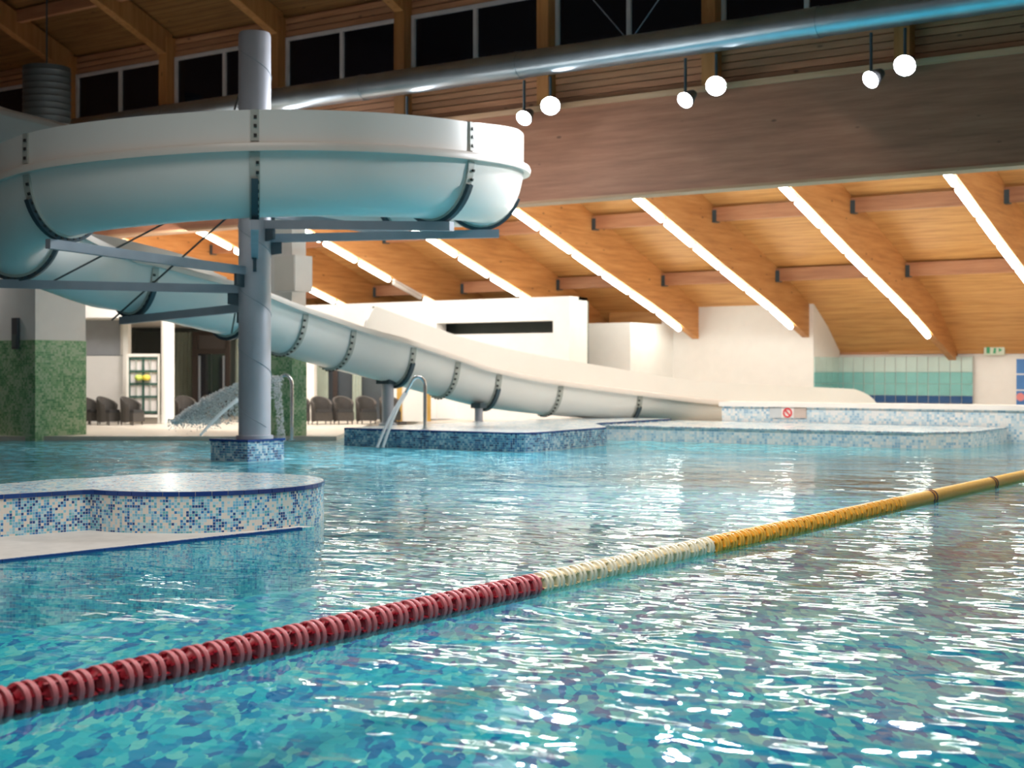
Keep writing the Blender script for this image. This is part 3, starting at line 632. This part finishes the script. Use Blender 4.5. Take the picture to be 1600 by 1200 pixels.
# ================================================================== WATER SLIDE
R = 4.1; W = .72
ctl = []      # X, D, flange z, depth, left wall, joint?, cradle?
for X, D, z in ((-17, 33.6, 9.3), (-14, 32.7, 8.3), (-11.2, 31.9, 7.34), (-9.5, 31.4, 6.86), (-7.6, 30.75, 6.3)):
    ctl.append([X, D, z, .95, .02, X in (-14, -9.5), False])
zl = {180: 5.75, 135: 5.5, 90: 5.26, 45: 5.06, 0: 4.90, -45: 4.68, -90: 4.24}
def zloop(a):
    k = math.floor(a/45)*45; k2 = k+45
    if k2 > 180: return zl[180]
    return zl[k]+(zl[k2]-zl[k])*(a-k)/45
for i in range(13):
    a = 180-22.5*i; r = math.radians(a)+math.atan2(-X0, D0)
    ctl.append([X0+R*math.sin(r), D0-R*math.cos(r), zloop(a), .97, .54 if a < 60 else .62, a % 45 == 0 and a < 180, a % 45 == 0 and a < 180])
run = [(190, 396, 27.1, .95, .55, 0, 0), (250, 411, 27.9, .95, .6, 1, 1), (340, 436, 29.0, .95, .65, 0, 0), (400, 452, 29.85, .95, .65, 1, 1), (412, 456, 30.0, .95, .02, 0, 0), (483, 484, 31.0, .95, .02, 1, 0), (558, 510, 32.2, .95, .02, 1, 0),
       (625, 529, 33.05, .95, .05, 0, 0), (651, 537, 33.4, .95, .92, 1, 1), (720, 560, 34.3, .93, .87, 1, 0), (784, 580, 35.0, .90, .82, 1, 1), (880, 598, 36.0, .82, .75, 1, 0), (1004, 614, 37.2, .75, .66, 1, 1), (1124, 628, 38.2, .62, .58, 0, 0), (1250, 632, 39.2, .5, .52, 0, 0), (1385, 637, 40.2, .5, .5, 0, 0), (1420, 638, 40.45, .5, .05, 0, 0)]
fl_ = [((px-800)/F*D, D, CAMZ-(py-HOR)/F*D) for px, py, D, *_ in run]
for i, r_ in enumerate(run):
    p, q = fl_[max(i-1, 0)], fl_[min(i+1, len(fl_)-1)]
    t = Vector((q[0]-p[0], q[1]-p[1])).normalized(); rt = Vector((t.y, -t.x))
    if i == 0: rt = Vector((.87, -.49))
    c = Vector(fl_[i][:2])-rt*(W+.13)
    ctl.append([c.x, c.y, fl_[i][2], r_[3], r_[4], bool(r_[5]), bool(r_[6])])
NS = 6
fr_ = []; joints = []
def cr(p0, p1, p2, p3, t):
    return .5*((2*p1)+(-p0+p2)*t+(2*p0-5*p1+4*p2-p3)*t*t+(-p0+3*p1-3*p2+p3)*t**3)
for i in range(len(ctl)-1):
    q = [ctl[max(i-1, 0)], ctl[i], ctl[i+1], ctl[min(i+2, len(ctl)-1)]]
    if ctl[i][5]: joints.append((len(fr_), ctl[i][6]))
    for s in range(NS):
        t = s/NS
        fr_.append([cr(q[0][k], q[1][k], q[2][k], q[3][k], t) for k in range(3)]+[q[1][k]+(q[2][k]-q[1][k])*t for k in (3, 4)])
fr_.append(ctl[-1][:5])
def frame(i):
    a, c = fr_[max(i-1, 0)], fr_[min(i+1, len(fr_)-1)]
    t = Vector((c[0]-a[0], c[1]-a[1], 0)).normalized(); left = Vector((-t.y, t.x, 0))
    return Vector(fr_[i][:3]), t, left
def prof(d, hl, hr=.03):                     # s positive = left of travel (outer side of the loop)
    P = [(W+.02, hl, 0), (W+.02, .07, 1), (W+.13, .04, 1), (W+.15, -.01, 1), (W+.14, -.08, 1), (W+.02, -.06, 0)]
    P += [(W*math.cos(a)*(1 if abs(math.cos(a)) > .98 else 1.0), -.06-(d-.06)*math.sin(a), 0) for a in [math.pi*k/18 for k in range(1, 18)]]
    P += [(-W-.02, -.06, 1), (-W-.14, -.08, 1), (-W-.15, -.01, 1), (-W-.13, .04, 1), (-W-.02, .06, 0), (-W-.02, hr+.04, 0), (-W+.04, hr+.04, 0), (-W+.04, -.05, 0)]
    P += [((W-.04)*-math.cos(a), -.05-(d-.11)*math.sin(a), 0) for a in [math.pi*k/12 for k in range(1, 12)]]
    P += [(W-.04, -.05, 0), (W-.05, hl, 0)]
    return P
slide = empty('water_slide', C2W(X0, D0, 0), 'white spiralling water slide looping around the steel column down to the basin', 'water slide')
cuts = [0]+[j for j, _ in joints]+[len(fr_)-1]
for a, c in zip(cuts, cuts[1:]):
    b = MB(); rings = []
    for i in range(a, c+1):
        P, t, left = frame(i); base = len(b.v); pr = prof(fr_[i][3], max(fr_[i][4], .05)); rings.append(base)
        for s, h, m_ in pr:
            q = P+left*s; b.v.append(C2W(q.x, q.y, P.z+h))
    n_ = len(pr)
    for ra, rb in zip(rings, rings[1:]):
        for k in range(n_):
            b.f.append((ra+k, rb+k, rb+(k+1) % n_, ra+(k+1) % n_)); b.m.append(1 if pr[k][2] else 0)
    b.f.append(tuple(rings[0]+k for k in range(n_))); b.m.append(0)
    b.f.append(tuple(rings[-1]+n_-1-k for k in range(n_))); b.m.append(0)
    b.build('slide_section', [M['slide'], M['slide_lip']], slide, smooth=38)
def uband(i, off, half, th, a0, a1, b, mi=0, nseg=20, wallm=None):
    P, t, left = frame(i); d = fr_[i][3]
    pts = [((W+off)*math.cos(a), -.06-(d-.06+off)*math.sin(a)) for a in [a0+(a1-a0)*k/nseg for k in range(nseg+1)]]
    pin = [((W+off-th)*math.cos(a), -.06-(d-.06+off-th)*math.sin(a)) for a in [a0+(a1-a0)*k/nseg for k in range(nseg+1)]]
    def w_(s, h, f): q = P+left*s+t*f; return C2W(q.x, q.y, P.z+h)
    base = len(b.v)
    for (s, h), (s2, h2) in zip(pts, pin):
        b.v += [w_(s, h, -half), w_(s, h, half), w_(s2, h2, half), w_(s2, h2, -half)]
    for k in range(nseg):
        o = base+4*k
        for e in range(4):
            b.f.append((o+e, o+(e+1) % 4, o+4+(e+1) % 4, o+4+e)); b.m.append(mi)
    return w_, pts
for ji, crd in joints:
    b = MB(); w_, pts = uband(ji, .035, .075, .06, .03, math.pi-.03, b)
    hl = fr_[ji][4]
    if hl > .2:                               # joint strip up the tall outer wall
        for f0_, f1_ in ((-.06, .06),):
            b.hexa([w_(W+.0, .08, f0_), w_(W+.0, .08, f1_), w_(W+.05, .08, f1_), w_(W+.05, .08, f0_), w_(W+.0, hl, f0_), w_(W+.0, hl, f1_), w_(W+.045, hl, f1_), w_(W+.045, hl, f0_)])
    jo = b.build('joint_flange', M['joint'], slide, smooth=40)
    b = MB()
    for k in range(1, 20):
        s, h = pts[k]; rr = math.hypot(s, h+.06)
        for f_ in (-.04,):
            n1, n2 = s/rr, (h+.06)/rr; g_ = .022
            for e in (0,):
                b.hexa([w_(s+n1*.0+n2*g_, h-n1*g_, f_-g_), w_(s+n2*g_, h-n1*g_, f_+g_), w_(s-n2*g_, h+n1*g_, f_+g_), w_(s-n2*g_, h+n1*g_, f_-g_),
                        w_(s+n1*.03+n2*g_, h+n2*.03-n1*g_, f_-g_), w_(s+n1*.03+n2*g_, h+n2*.03-n1*g_, f_+g_), w_(s+n1*.03-n2*g_, h+n2*.03+n1*g_, f_+g_), w_(s+n1*.03-n2*g_, h+n2*.03+n1*g_, f_-g_)])
    if hl > .2:
        for h in (.16, .3, .43):
            if h < hl-.04:
                b.hexa([w_(W+.04, h-.022, -.03), w_(W+.04, h-.022, .015), w_(W+.07, h-.022, .015), w_(W+.07, h-.022, -.03), w_(W+.04, h+.022, -.03), w_(W+.04, h+.022, .015), w_(W+.07, h+.022, .015), w_(W+.07, h+.022, -.03)])
    b.build('flange_bolts', M['bolt'], jo, kind='stuff')
    if crd:
        b = MB(); uband(ji, .10, .05, .08, .42, math.pi-.42, b)
        # flip a little forward so that the cradle sits beside the bolt row
        b.build('cradle_band', M['steel_dark'], slide, smooth=40)
# support arms of the column
def bar(p, q, wd_, ht, name, parent, m=None):
    p, q = Vector(p), Vector(q); t = (q-p).normalized(); s = Vector((t.y, -t.x, 0)).normalized()*wd_/2; h = Vector((0, 0, ht/2)); b = MB()
    b.hexa([p-s-h, p+s-h, q+s-h, q-s-h, p-s+h, p+s+h, q+s+h, q-s+h]); return b.build(name, m or M['arm'], parent)
jd = {}
for ji, crd in joints: jd[ji] = fr_[ji]
loopj = {a: 5*NS+int((180-a)/22.5)*NS for a in (135, 90, 45, 0, -45, -90)}
def jbottom(i):
    P, t, left = frame(i); return C2W(P.x, P.y, P.z-fr_[i][3]-.14)
arms = [(loopj[135], 330), (loopj[90], 372), (loopj[45], 352), (loopj[0], 400), (loopj[-45], 424), (loopj[-90], 452), (5*NS+13*NS+NS, 480)]
for k, (ji, py) in enumerate(arms):
    e = jbottom(ji); zs = CAMZ-(py-HOR)/F*D0
    d = (e-Vector((cc.x, cc.y, 0))); d.z = 0; dn = d.normalized()
    st = Vector((cc.x, cc.y, zs))+dn*.26
    ar = bar(st, e+dn*.35, .12, .15, 'support_arm', col)
    bar(st-dn*.02+Vector((0, 0, -.16)), st+dn*.22+Vector((0, 0, -.12)), .06, .30, 'gusset', ar, M['steel_dark'])
    if k != 3:
        q = MB(); q.tube([e, e+Vector((0, 0, .08))], .03, 8); q.build('stub', M['steel_dark'], ar)
for (x0, y0, d0_), (x1, y1, d1_) in (((78, 442, 25.8), (385, 282, 25.7)), ((175, 500, 27.6), (388, 310, 25.9)), ((366, 172, 25.9), (379, 130, 25.85)), ((362, 520, 28.6), (374, 452, 26.0))):
    b = MB(); b.tube([pix(x0, y0, d0_), pix(x1, y1, d1_)], .018, 6); b.build('tie_rod', M['cable'], col)
# two short posts under the lower run
for k, (px, y0, y1, D, r_, lab) in enumerate(((606, 592, 664, 33.9, .14, 'short grey steel post under the slide by the lounge chairs'), (748, 630, 664, 35.2, .10, 'thin grey post under the slide near its lower end'))):
    c = pix(px, 664, D); zt = CAMZ-(y0-HOR)/F*D; z0 = .34
    p = empty('slide_post', (c.x, c.y, z0), lab, 'post', 'posts under the lower slide run')
    b = MB(); b.lathe([(0, z0-.6), (r_*1.5, z0-.6), (r_*1.5, z0+.03), (r_, z0+.04), (r_, zt-.1), (0, zt-.1)], (c.x, c.y, 0), n=20); b.build('tube', M['steel'], p, smooth=40)
    b = MB(); b.box((c.x-r_*1.4, c.x+r_*1.4), (c.y-r_*1.4, c.y+r_*1.4), (zt-.12, zt)); b.build('head_plate', M['steel_dark'], p)

# ================================================================== DUCTS, LAMPS
vp = empty('ventilation_pipe', (-16, 25.6, 8.16), 'long galvanised ventilation pipe hung before the clerestory windows', 'ventilation pipe')
for ua, ub in ((-46, -35.5), (-35.5, -28.2), (-28.2, -21.6), (-21.6, -17.25), (-17.25, -10.5), (-10.5, -4), (-4, 8)):
    b = MB(); b.tube([(ua+.01, 25.6, 8.16), (ub-.01, 25.6, 8.16)], .285, 32); b.build('pipe_section', M['zinc'], vp, smooth=40)
    b = MB(); b.tube([(ub-.06, 25.6, 8.16), (ub+.06, 25.6, 8.16)], .298, 32); b.build('collar', M['zinc'], vp, smooth=40)
for u in POSTS[2:-1]:
    b = MB(); b.box((u-.02, u+.02), (25.6, VB-.1), (8.44, 8.48)); b.build('hanger', M['steel_dark'], vp)
dk = pix(73, 140, 37.5); dc_ = empty('vertical_duct', (dk.x, dk.y, 6.0), 'wide dark ribbed vertical duct under the roof in the corner', 'duct')
b = MB(); pf = [(0, 5.5)]
zz = 5.5
while zz < 9.40: pf += [(.60, zz), (.60, zz+.11), (.615, zz+.13), (.60, zz+.15)]; zz += .17
pf += [(.60, 9.5), (0, 9.5)]
b.lathe(pf, (dk.x, dk.y, 0), n=36); b.build('duct_shell', M['duct'], dc_, smooth=50)
b = MB(); b.tube([(dk.x, dk.y, 9.5), (dk.x, dk.y, zup(dk.y)-.1)], .02, 8); b.build('hanger', M['steel_dark'], dc_)

def floodlight(px, py, rad, label, tilt, power):
    c = onV(px, py, 25.75); o = empty('floodlight', c, label, 'floodlight', 'floodlights along the girder')
    aim = (Vector((-9+random.uniform(-.5, .5), 10, 0))-c).normalized() if tilt else (Vector((-16, 10, -3))-c).normalized()
    s = aim.cross(Vector((0, 0, 1))).normalized(); up = s.cross(aim)
    def ring(rw, rh, dist): return [c+aim*dist+s*rw*math.cos(a)+up*rh*math.sin(a) for a in [2*math.pi*(k+.5)/16 for k in range(16)]]
    b = MB(); rs = [ring(rad*.55, rad*.5, -.30), ring(rad*.95, rad*.9, -.08), ring(rad*1.08, rad*1.03, 0.02), ring(rad, rad*.95, .02)]
    for r_ in rs: b.v += r_
    for a in range(3):
        for k in range(16): b.f.append((a*16+k, a*16+(k+1) % 16, a*16+16+(k+1) % 16, a*16+16+k)); b.m.append(0)
    b.f.append(tuple(range(15, -1, -1))); b.m.append(0); b.build('housing', M['housing'], o, smooth=40)
    b = MB(); b.quad(ring(rad, rad*.95, .015)); b.build('lens', M['lens'], o)
    b = MB(); b.tube([c+Vector((0, 0, .1)), (c.x, c.y, 7.86)], .03, 8); b.build('bracket', M['steel_dark'], o)
    d = bpy.data.lights.new('floodlight_beam', 'SPOT'); d.energy = power; d.spot_size = math.radians(130); d.spot_blend = .6; d.shadow_soft_size = rad; d.color = (.95, .97, 1)
    l = bpy.data.objects.new('floodlight_beam', d); COL.objects.link(l); l.parent = o; l.location = aim*.08
    l.rotation_euler = aim.to_track_quat('-Z', 'Y').to_euler()
for k, (px, py, r_, t_) in enumerate(((860, 165, .20, 1), (1119, 134, .20, 1), (1414, 102, .20, 1), (819, 184, .17, 0), (1071, 156, .17, 0), (1361, 124, .17, 0))):
    nm = ('first', 'second', 'third')[k % 3]
    floodlight(px, py, r_, '%s floodlight of the %s pair counted from the slide' % (('larger upper', 'smaller lower')[k//3], nm), t_, FLOOD_W if k < 3 else FLOOD_W*.4)

for k, px in enumerate((636, 441, 268)):                     # unseen floodlights behind the slide loop, added to light the left side
    floodlight(px, (198, 214, 232)[k], .20, 'added unseen floodlight behind the slide loop, %s along the girder from the lit end' % ORD[k], 1, FLOOD_W*.32)

# fluorescent rows under the ribs
TL = 1.62
rowend = {-2.1: 41.2, -5.9: 41.2, -9.7: 41.2, -13.5: 41.3, -17.35: 40.4, -21.1: 40.4, -24.9: 38.6, -28.7: 38.6, -32.5: 38.7, -36.3: 37.5}  # first two rows lie out of view, added for light from the right
first = None
for k, u in enumerate(RIBS):
    v1 = rowend[u]; i = 0
    while v1-TL > 28.6:
        v0 = v1-TL; p, q = Vector((u, v0+.10, zbot(v0+.10)-.10)), Vector((u, v1-.10, zbot(v1-.10)-.10))
        o = empty('fluorescent_light', (p+q)/2, 'fluorescent lamp, %s from the low end, under the %s roof rib from the right end' % (ORD[i], ORD[k]), 'ceiling light', 'fluorescent lamps under the ribs')
        lit = not (u == -28.7 and i == 1)
        t = (q-p).normalized()
        b = MB(); b.tube([p, p+t*.04, q-t*.04, q], [.05, .075, .075, .05], 10); b.build('diffuser', M['tube'] if lit else M['tube_off'], o, smooth=60)
        b = MB(); b.hexa([p+Vector((-.05, 0, .07)), p+Vector((.05, 0, .07)), q+Vector((.05, 0, .07)), q+Vector((-.05, 0, .07)), p+Vector((-.05, 0, .11)), p+Vector((.05, 0, .11)), q+Vector((.05, 0, .11)), q+Vector((-.05, 0, .11))]); b.build('tray', M['white'], o)
        v1 = v0; i += 1

# exit sign and blue notice board
e = onV(1554, 547, VF-.12); ex = empty('exit_sign', e, 'small white emergency exit sign with green pictogram under the eaves', 'sign')
GREEN = plain('exit_green', (.06, .42, .20), .4)
b = MB(); b.box((e.x-.30, e.x+.30), (VF-.17, VF-.08), (e.z-.15, e.z+.15)); b.build('panel', plain('exit_panel', (.72, .80, .68), .4), ex)
b = MB(); b.box((e.x-.22, e.x-.12), (VF-.18, VF-.17), (e.z-.10, e.z+.10)); b.build('pictogram_door', GREEN, ex)
b = MB(); b.hexa([(e.x-.03, VF-.18, e.z-.1), (e.x+.05, VF-.18, e.z-.1), (e.x+.05, VF-.17, e.z-.1), (e.x-.03, VF-.17, e.z-.1), (e.x+.0, VF-.18, e.z+.06), (e.x+.06, VF-.18, e.z+.06), (e.x+.06, VF-.17, e.z+.06), (e.x, VF-.17, e.z+.06)]); b.build('pictogram_figure', GREEN, ex)
b = MB(); b.prism([(e.x+.14, 0), (e.x+.24, .06), (e.x+.14, .12)], 0, .01)
b.v = [Vector((p.x, VF-.18+p.z, e.z-.06+p.y)) for p in b.v]; b.build('pictogram_arrow', GREEN, ex)
nb = onV(1604, 598, VF-.1); no_ = empty('notice_board', nb, 'blue notice board with red round sign at the far right edge', 'notice board')
BL = plain('notice_blue', (.06, .20, .50), .4)
b = MB(); b.box((nb.x-.32, nb.x+1.0), (VF-.14, VF-.02), (nb.z-.75, nb.z+.75)); b.build('board', M['white'], no_)
for i in range(3):
    b = MB(); z0 = nb.z+.70-i*.47; b.box((nb.x-.28, nb.x+.96), (VF-.15, VF-.14), (z0-.43, z0)); b.build('blue_panel', BL, no_)
b = MB(); b.lathe([(0, 0), (.12, 0), (.12, -.01), (0, -.01)], (nb.x-.16, VF-.155, nb.z-.42), 'Y', 20); b.build('red_disc', plain('disc_red', (.75, .25, .25), .4), no_)

# ================================================================== FURNITURE
def make_chair():
    o = empty('wicker_armchair')
    b = MB(); n = 22; ro, ri = .36, .30
    rings = []
    for k in range(n+1):
        a = math.radians(-118+236*k/n); t_ = abs(a)/math.radians(118)
        h = .80-.22*t_**1.6
        base = len(b.v); rings.append(base); sx = math.sin(a); cy = math.cos(a)
        if abs(a) > math.radians(90): pass
        for r_, z in ((ro*.93, .08), (ro, .45), (ro*1.05, h-.03), (ro*1.0, h), (ri, h-.02), (ri*.95, .36)):
            b.v.append(Vector((sx*r_*1.02, cy*r_, z)))
    for p, q in zip(rings, rings[1:]):
        for j in range(5): b.f.append((p+j, q+j, q+j+1, p+j+1)); b.m.append(0)
    for r_ in (rings[0], rings[-1]): b.f.append(tuple(r_+j for j in range(6))); b.m.append(0)
    b.build('wicker_shell', M['wicker'], o, smooth=45)
    b = MB(); b.box((-.30, .30), (-.33, .22), (.10, .34)); b.build('seat_base', M['wicker'], o)
    b = MB(); b.hexa([(-.28, -.34, .34), (.28, -.34, .34), (.26, .20, .34), (-.26, .20, .34), (-.26, -.31, .43), (.26, -.31, .43), (.24, .18, .42), (-.24, .18, .42)]); b.build('seat_cushion', M['cushion'], o)
    for x in (-.25, .25):
        for y in (-.27, .22):
            b = MB(); b.tube([(x, y, 0), (x, y, .12)], [.02, .025], 8); b.build('leg', M['brown_dark'], o)
    return o
YAW = math.atan2(SY, CY)
ch0 = make_chair()
chairs = [(139, 40.6, -1.25, 'dark wicker armchair half hidden behind the broad green pillar'), (168, 40.3, -1.25, 'dark wicker armchair nearest the broad green pillar'), (205, 40.2, -1.25, 'dark wicker armchair in front of the grid rack'),
          (290, 41.5, -.6, 'dark wicker armchair behind the water spray beside the round column'), (330, 42.0, -.5, 'dark wicker armchair behind the spray in front of the brown door'),
          (468, 40.6, -.4, 'dark wicker armchair partly behind the narrow green pillar'), (502, 40.6, -.5, 'wicker armchair before the cream pier, first whole one right of the green pillar'), (536, 40.8, -.45, 'wicker armchair, second whole one right of the green pillar'),
          (572, 41, -.45, 'wicker armchair, third whole one right of the green pillar'), (609, 41.3, -.45, 'wicker armchair partly behind the short slide post')]
for k, (px, D, rz, lab) in enumerate(chairs):
    o = ch0 if k == 0 else copy_tree(ch0)
    o.location = C2W((px-800)/F*D, D, .1); o.rotation_euler = (0, 0, YAW-rz if k > 4 else YAW+1.15 if k < 3 else YAW-rz)
    o.scale = (.80, .80, 1.0)
    tag(o, lab, 'armchair', 'wicker armchairs on the deck')

# grid rack with coloured toys
RD = 41.0
rk = empty('storage_rack', C2W((224-800)/F*RD, RD, .1), 'white framed grid rack leaning beside the round column', 'rack')
def rx(px): return (px-800)/F*RD
def rz_(py): return CAMZ-(py-HOR)/F*RD
for x in (199, 248): 
    b = MB(); b.cbox((rx(x)-.03, rx(x)+.03), (RD, RD+.06), (.1, rz_(553))); b.build('upright', M['cream'], rk)
for y in (555, 650):
    b = MB(); b.cbox((rx(199), rx(248)), (RD, RD+.06), (rz_(y)-.04, rz_(y)+.04)); b.build('rail', M['cream'], rk)
b = MB(); b.cbox((rx(201), rx(246)), (RD+.10, RD+.14), (rz_(646), rz_(558))); b.build('back_panel', plain('rack_pink_white', (.80, .74, .72), .5), rk)
DG = plain('rack_green', (.03, .09, .07), .5)
for x in (201, 212, 223, 234, 246):
    b = MB(); ww = .02 if x in (212, 234) else .03; b.cbox((rx(x)-ww, rx(x)+ww), (RD+.05, RD+.09), (rz_(646), rz_(558))); b.build('grid_bar', DG if ww > .02 else M['joint'], rk)
for y in (560, 580, 600, 620, 644):
    b = MB(); b.cbox((rx(201), rx(246)), (RD+.03, RD+.10), (rz_(y)-.03, rz_(y)+.03)); b.build('grid_bar', DG, rk)
YL = plain('toy_yellow', (.80, .62, .08), .5); YG = plain('toy_lime', (.55, .66, .12), .5)
for px, mm, lab in ((217, YG, 'lime green pool toy in the grid rack'), (229, YL, 'yellow pool toy in the grid rack')):
    c = C2W(rx(px), RD-.02, rz_(591)); b = MB()
    b.lathe([(0, -.07), (.07, -.06), (.11, -.02), (.12, .03), (.08, .09), (0, .1)], c, 'Z', 14)
    t_ = b.build('pool_toy', mm, smooth=60, label=lab, cat='toy', group='toys in the grid rack')
# dome lamp under the soffit
c = C2W((336-800)/F*44.5, 44.5, lz-.02); dl = empty('dome_lamp', c, 'small white dome lamp under the lounge soffit', 'ceiling lamp')
b = MB(); b.lathe([(0, 0), (.16, 0), (.16, -.05), (0, -.05)], c, 'Z', 18); b.build('base', M['frame_white'], dl)
b = MB(); b.lathe([(.14, -.05), (.15, -.12), (.10, -.19), (0, -.21)], c, 'Z', 18); b.build('glass_dome', M['white'], dl, smooth=50)

# ================================================================== FOUNTAINS AND SPRAY
def pipe_fountain(pxpost, pxtip, ytop, ytip, ybase, D, r, label):
    c = pix(pxpost, ybase, D); o = empty('fountain_pipe', c, label, 'fountain', 'curved fountain pipes')
    pts = [pix(pxpost, ybase, D), pix(pxpost, ytop+14, D)]
    w_ = (pxpost-pxtip)
    for k in range(1, 8):
        a = math.pi*.80*k/7; rr = w_*.36
        pts.append(pix(pxpost-rr+rr*math.cos(a), ytop+14-math.sin(a)*14, D))
    pts.append(pix(pxtip, ytip, D))
    b = MB(); b.tube(pts, r, 14); b.build('bent_pipe', M['chrome'], o, smooth=50)
    b = MB(); b.lathe([(0, 0), (r*2, 0), (r*2, .03), (0, .04)], c, 'Z', 18); b.build('base_flange', M['chrome'], o, smooth=40)
    return pts[-1]
tip = pipe_fountain(664, 634, 589, 614, 671, 30.2, .038, 'tall curved chrome fountain pipe on the blue mosaic block')
def jet(p, q, sag, r0_, r1_, label, sides=(-1, 1)):
    b = MB(); p, q = Vector(p), Vector(q)
    for s in sides:
        pts = []
        for k in range(13):
            t = k/12; m_ = p.lerp(q, t); m_.z += sag*4*t*(1-t); sp_ = Vector((CY, SY, 0))*s*(.015+.06*max(0, t-.25)); pts.append(m_+sp_)
        b.tube(pts, [r0_+(r1_-r0_)*k/12 for k in range(13)], 8)
    return b.build('fountain_jet', M['spray'], smooth=60, label=label, cat='water jet', kind='stuff')
jet(tip, pix(594, 699, 29.6), .10, .035, .03, 'white water jet falling from the chrome pipe beside the blue block')
D2 = 31.5
p2 = pipe_fountain(456, 428, 586, 590, 688, D2, .04, 'curved fountain pipe in front of the narrow green pillar')
jet(pix(372, 624, 29.0), pix(313, 680, 28.4), .04, .05, .025, 'straight pale water jet slanting down left of the steel column', (0,))
b = MB()
def blob(c, r):
    base = len(b.v); ph = random.random()*6
    q = [(0, 0, 1), (.9, 0, .2), (.28, .86, .2), (-.73, .53, .2), (-.73, -.53, .2), (.28, -.86, .2), (0, 0, -.9)]
    for x, y, z in q:
        k = r*random.uniform(.7, 1.25); b.v.append(c+Vector(((x*math.cos(ph)-y*math.sin(ph))*k, (x*math.sin(ph)+y*math.cos(ph))*k, z*k)))
    for k in range(5):
        b.f += [(base, base+1+k, base+1+(k+1) % 5), (base+6, base+1+(k+1) % 5, base+1+k)]; b.m += [0, 0]
for k in range(4200):
    t = random.random()**.8                      # 0 at the mouth, 1 at the splash
    px = 440-170*t; ytop_ = 588+70*t**1.9; yb = min(662, ytop_+12+60*math.sin(math.pi*min(1, t*1.15))**.8)
    f_ = random.random()**1.6; py = ytop_+(yb-ytop_)*f_
    blob(pix(px+random.uniform(-3, 3), py+random.uniform(-2, 2), D2+random.uniform(-.35, .35)), random.uniform(.012, .04)*(1-.4*f_))
for k in range(700):
    py = random.uniform(588, 690); blob(pix(432+(py-588)*.08+random.uniform(-6, 6), py, D2+random.uniform(-.15, .15)), random.uniform(.008, .026))
for k in range(900):
    px = random.uniform(262, 345); blob(pix(px, 655+abs(random.gauss(0, 7)), D2+random.uniform(-1, 1)), random.uniform(.006, .02))
b.build('water_spray', M['spray'], loc=pix(360, 690, D2), label='frothy white gush of water arching behind the steel column', cat='spray', kind='stuff')

# ================================================================== LANE ROPE
RU = -5.76; RR = .09; RZ = .042
rope = empty('lane_rope', (RU, 4.2, RZ), 'floating lane rope of red, ivory and yellow discs crossing the pool', 'lane rope')
def float_mesh(name, dk_, lt2):
    b = MB(); L_ = .152
    pr = [(0, 0, 0), (.03, 0, 0), (.052, .002, 0)]
    for s in (.030, .086):
        pr += [(.070, s-.003, 0), (RR-.002, s, 1), (RR, s+.004, 1), (RR, s+.026, 1), (RR-.002, s+.030, 1), (.070, s+.033, 0)]
    pr += [(.05, L_-.002, 0), (0, L_-.001, 0)]
    b.lathe(pr, (0, 0, 0), 'Y', 20)
    for k in range(6):                          # fins between the two discs
        a = 2*math.pi*k/6+.3; c, s = math.cos(a), math.sin(a); t_ = Vector((-s, 0, c))*.006
        for (r1, y0, y1) in ((RR*.93, .0, .03), (RR*.93, .06, .086), (RR*.93, .116, .15)):
            p = [Vector((c*.05, y0, s*.05)), Vector((c*r1, y0, s*r1)), Vector((c*r1, y1, s*r1)), Vector((c*.05, y1, s*.05))]
            b.hexa([p[0]-t_, p[1]-t_, p[2]-t_, p[3]-t_, p[0]+t_, p[1]+t_, p[2]+t_, p[3]+t_], 0)
    o = b.build(name, [dk_, lt2], loc=(0, 0, 0), smooth=35)
    return o
fm = [float_mesh('rope_float', M['red_d'], M['red_l']), float_mesh('rope_float', M['ivory_d'], M['ivory_l']), float_mesh('rope_float', M['yel_d'], M['yel_l'])]
used = [False]*3
v_ = 2.4; step = .155; i = 0
smooth_from = onU(1400, 790, RU).y
vr = onU(828, 918, RU).y; vi = onU(1101, 850, RU).y
while v_ < smooth_from:
    t = 0 if v_ < vr-.05 else 1 if v_ < vi-.05 else 2
    if not used[t]: o = fm[t]; used[t] = True
    else: o = fm[t].copy(); COL.objects.link(o)
    o.parent = rope; o.location = Vector((RU, v_, RZ))-Vector(rope.location); o.rotation_euler = (0, random.random()*6.28, 0)
    v_ += step
sc_v = [onU(px, 770, RU).y for px in (1452, 1548)]
marks = [v_]+sc_v
while marks[-1] < 31.0: marks.append(min(marks[-1]+2.4, 32.6))
for a, c in zip(marks, marks[1:]):
    b = MB(); n_ = max(4, int((c-a)/.16)); pr = [(0, a), (.06, a)]
    for k in range(n_):
        y = a+(c-a)*k/n_; y2 = a+(c-a)*(k+1)/n_; pr += [(RR*.96, y+.012), (RR*.99, (y+y2)/2), (RR*.96, y2-.004)]
    pr += [(.06, c-.004), (0, c-.002)]
    b.lathe(pr, (RU, 0, RZ), 'Y', 20); b.build('long_float', M['yel_l'], rope, smooth=35)
for c in sc_v:
    for s in (-.05, .05):
        b = MB(); b.lathe([(.05, c+s-.02), (RR*1.05, c+s-.02), (RR*1.05, c+s+.02), (.05, c+s+.02)], (RU, 0, RZ), 'Y', 20); b.build('dark_ring', plain('ring_brown', (.16, .05, .04), .5), rope)
b = MB(); b.tube([(RU, 2.2, RZ), (RU, marks[-1]+.2, RZ)], .012, 6); b.build('cable', M['cable'], rope)
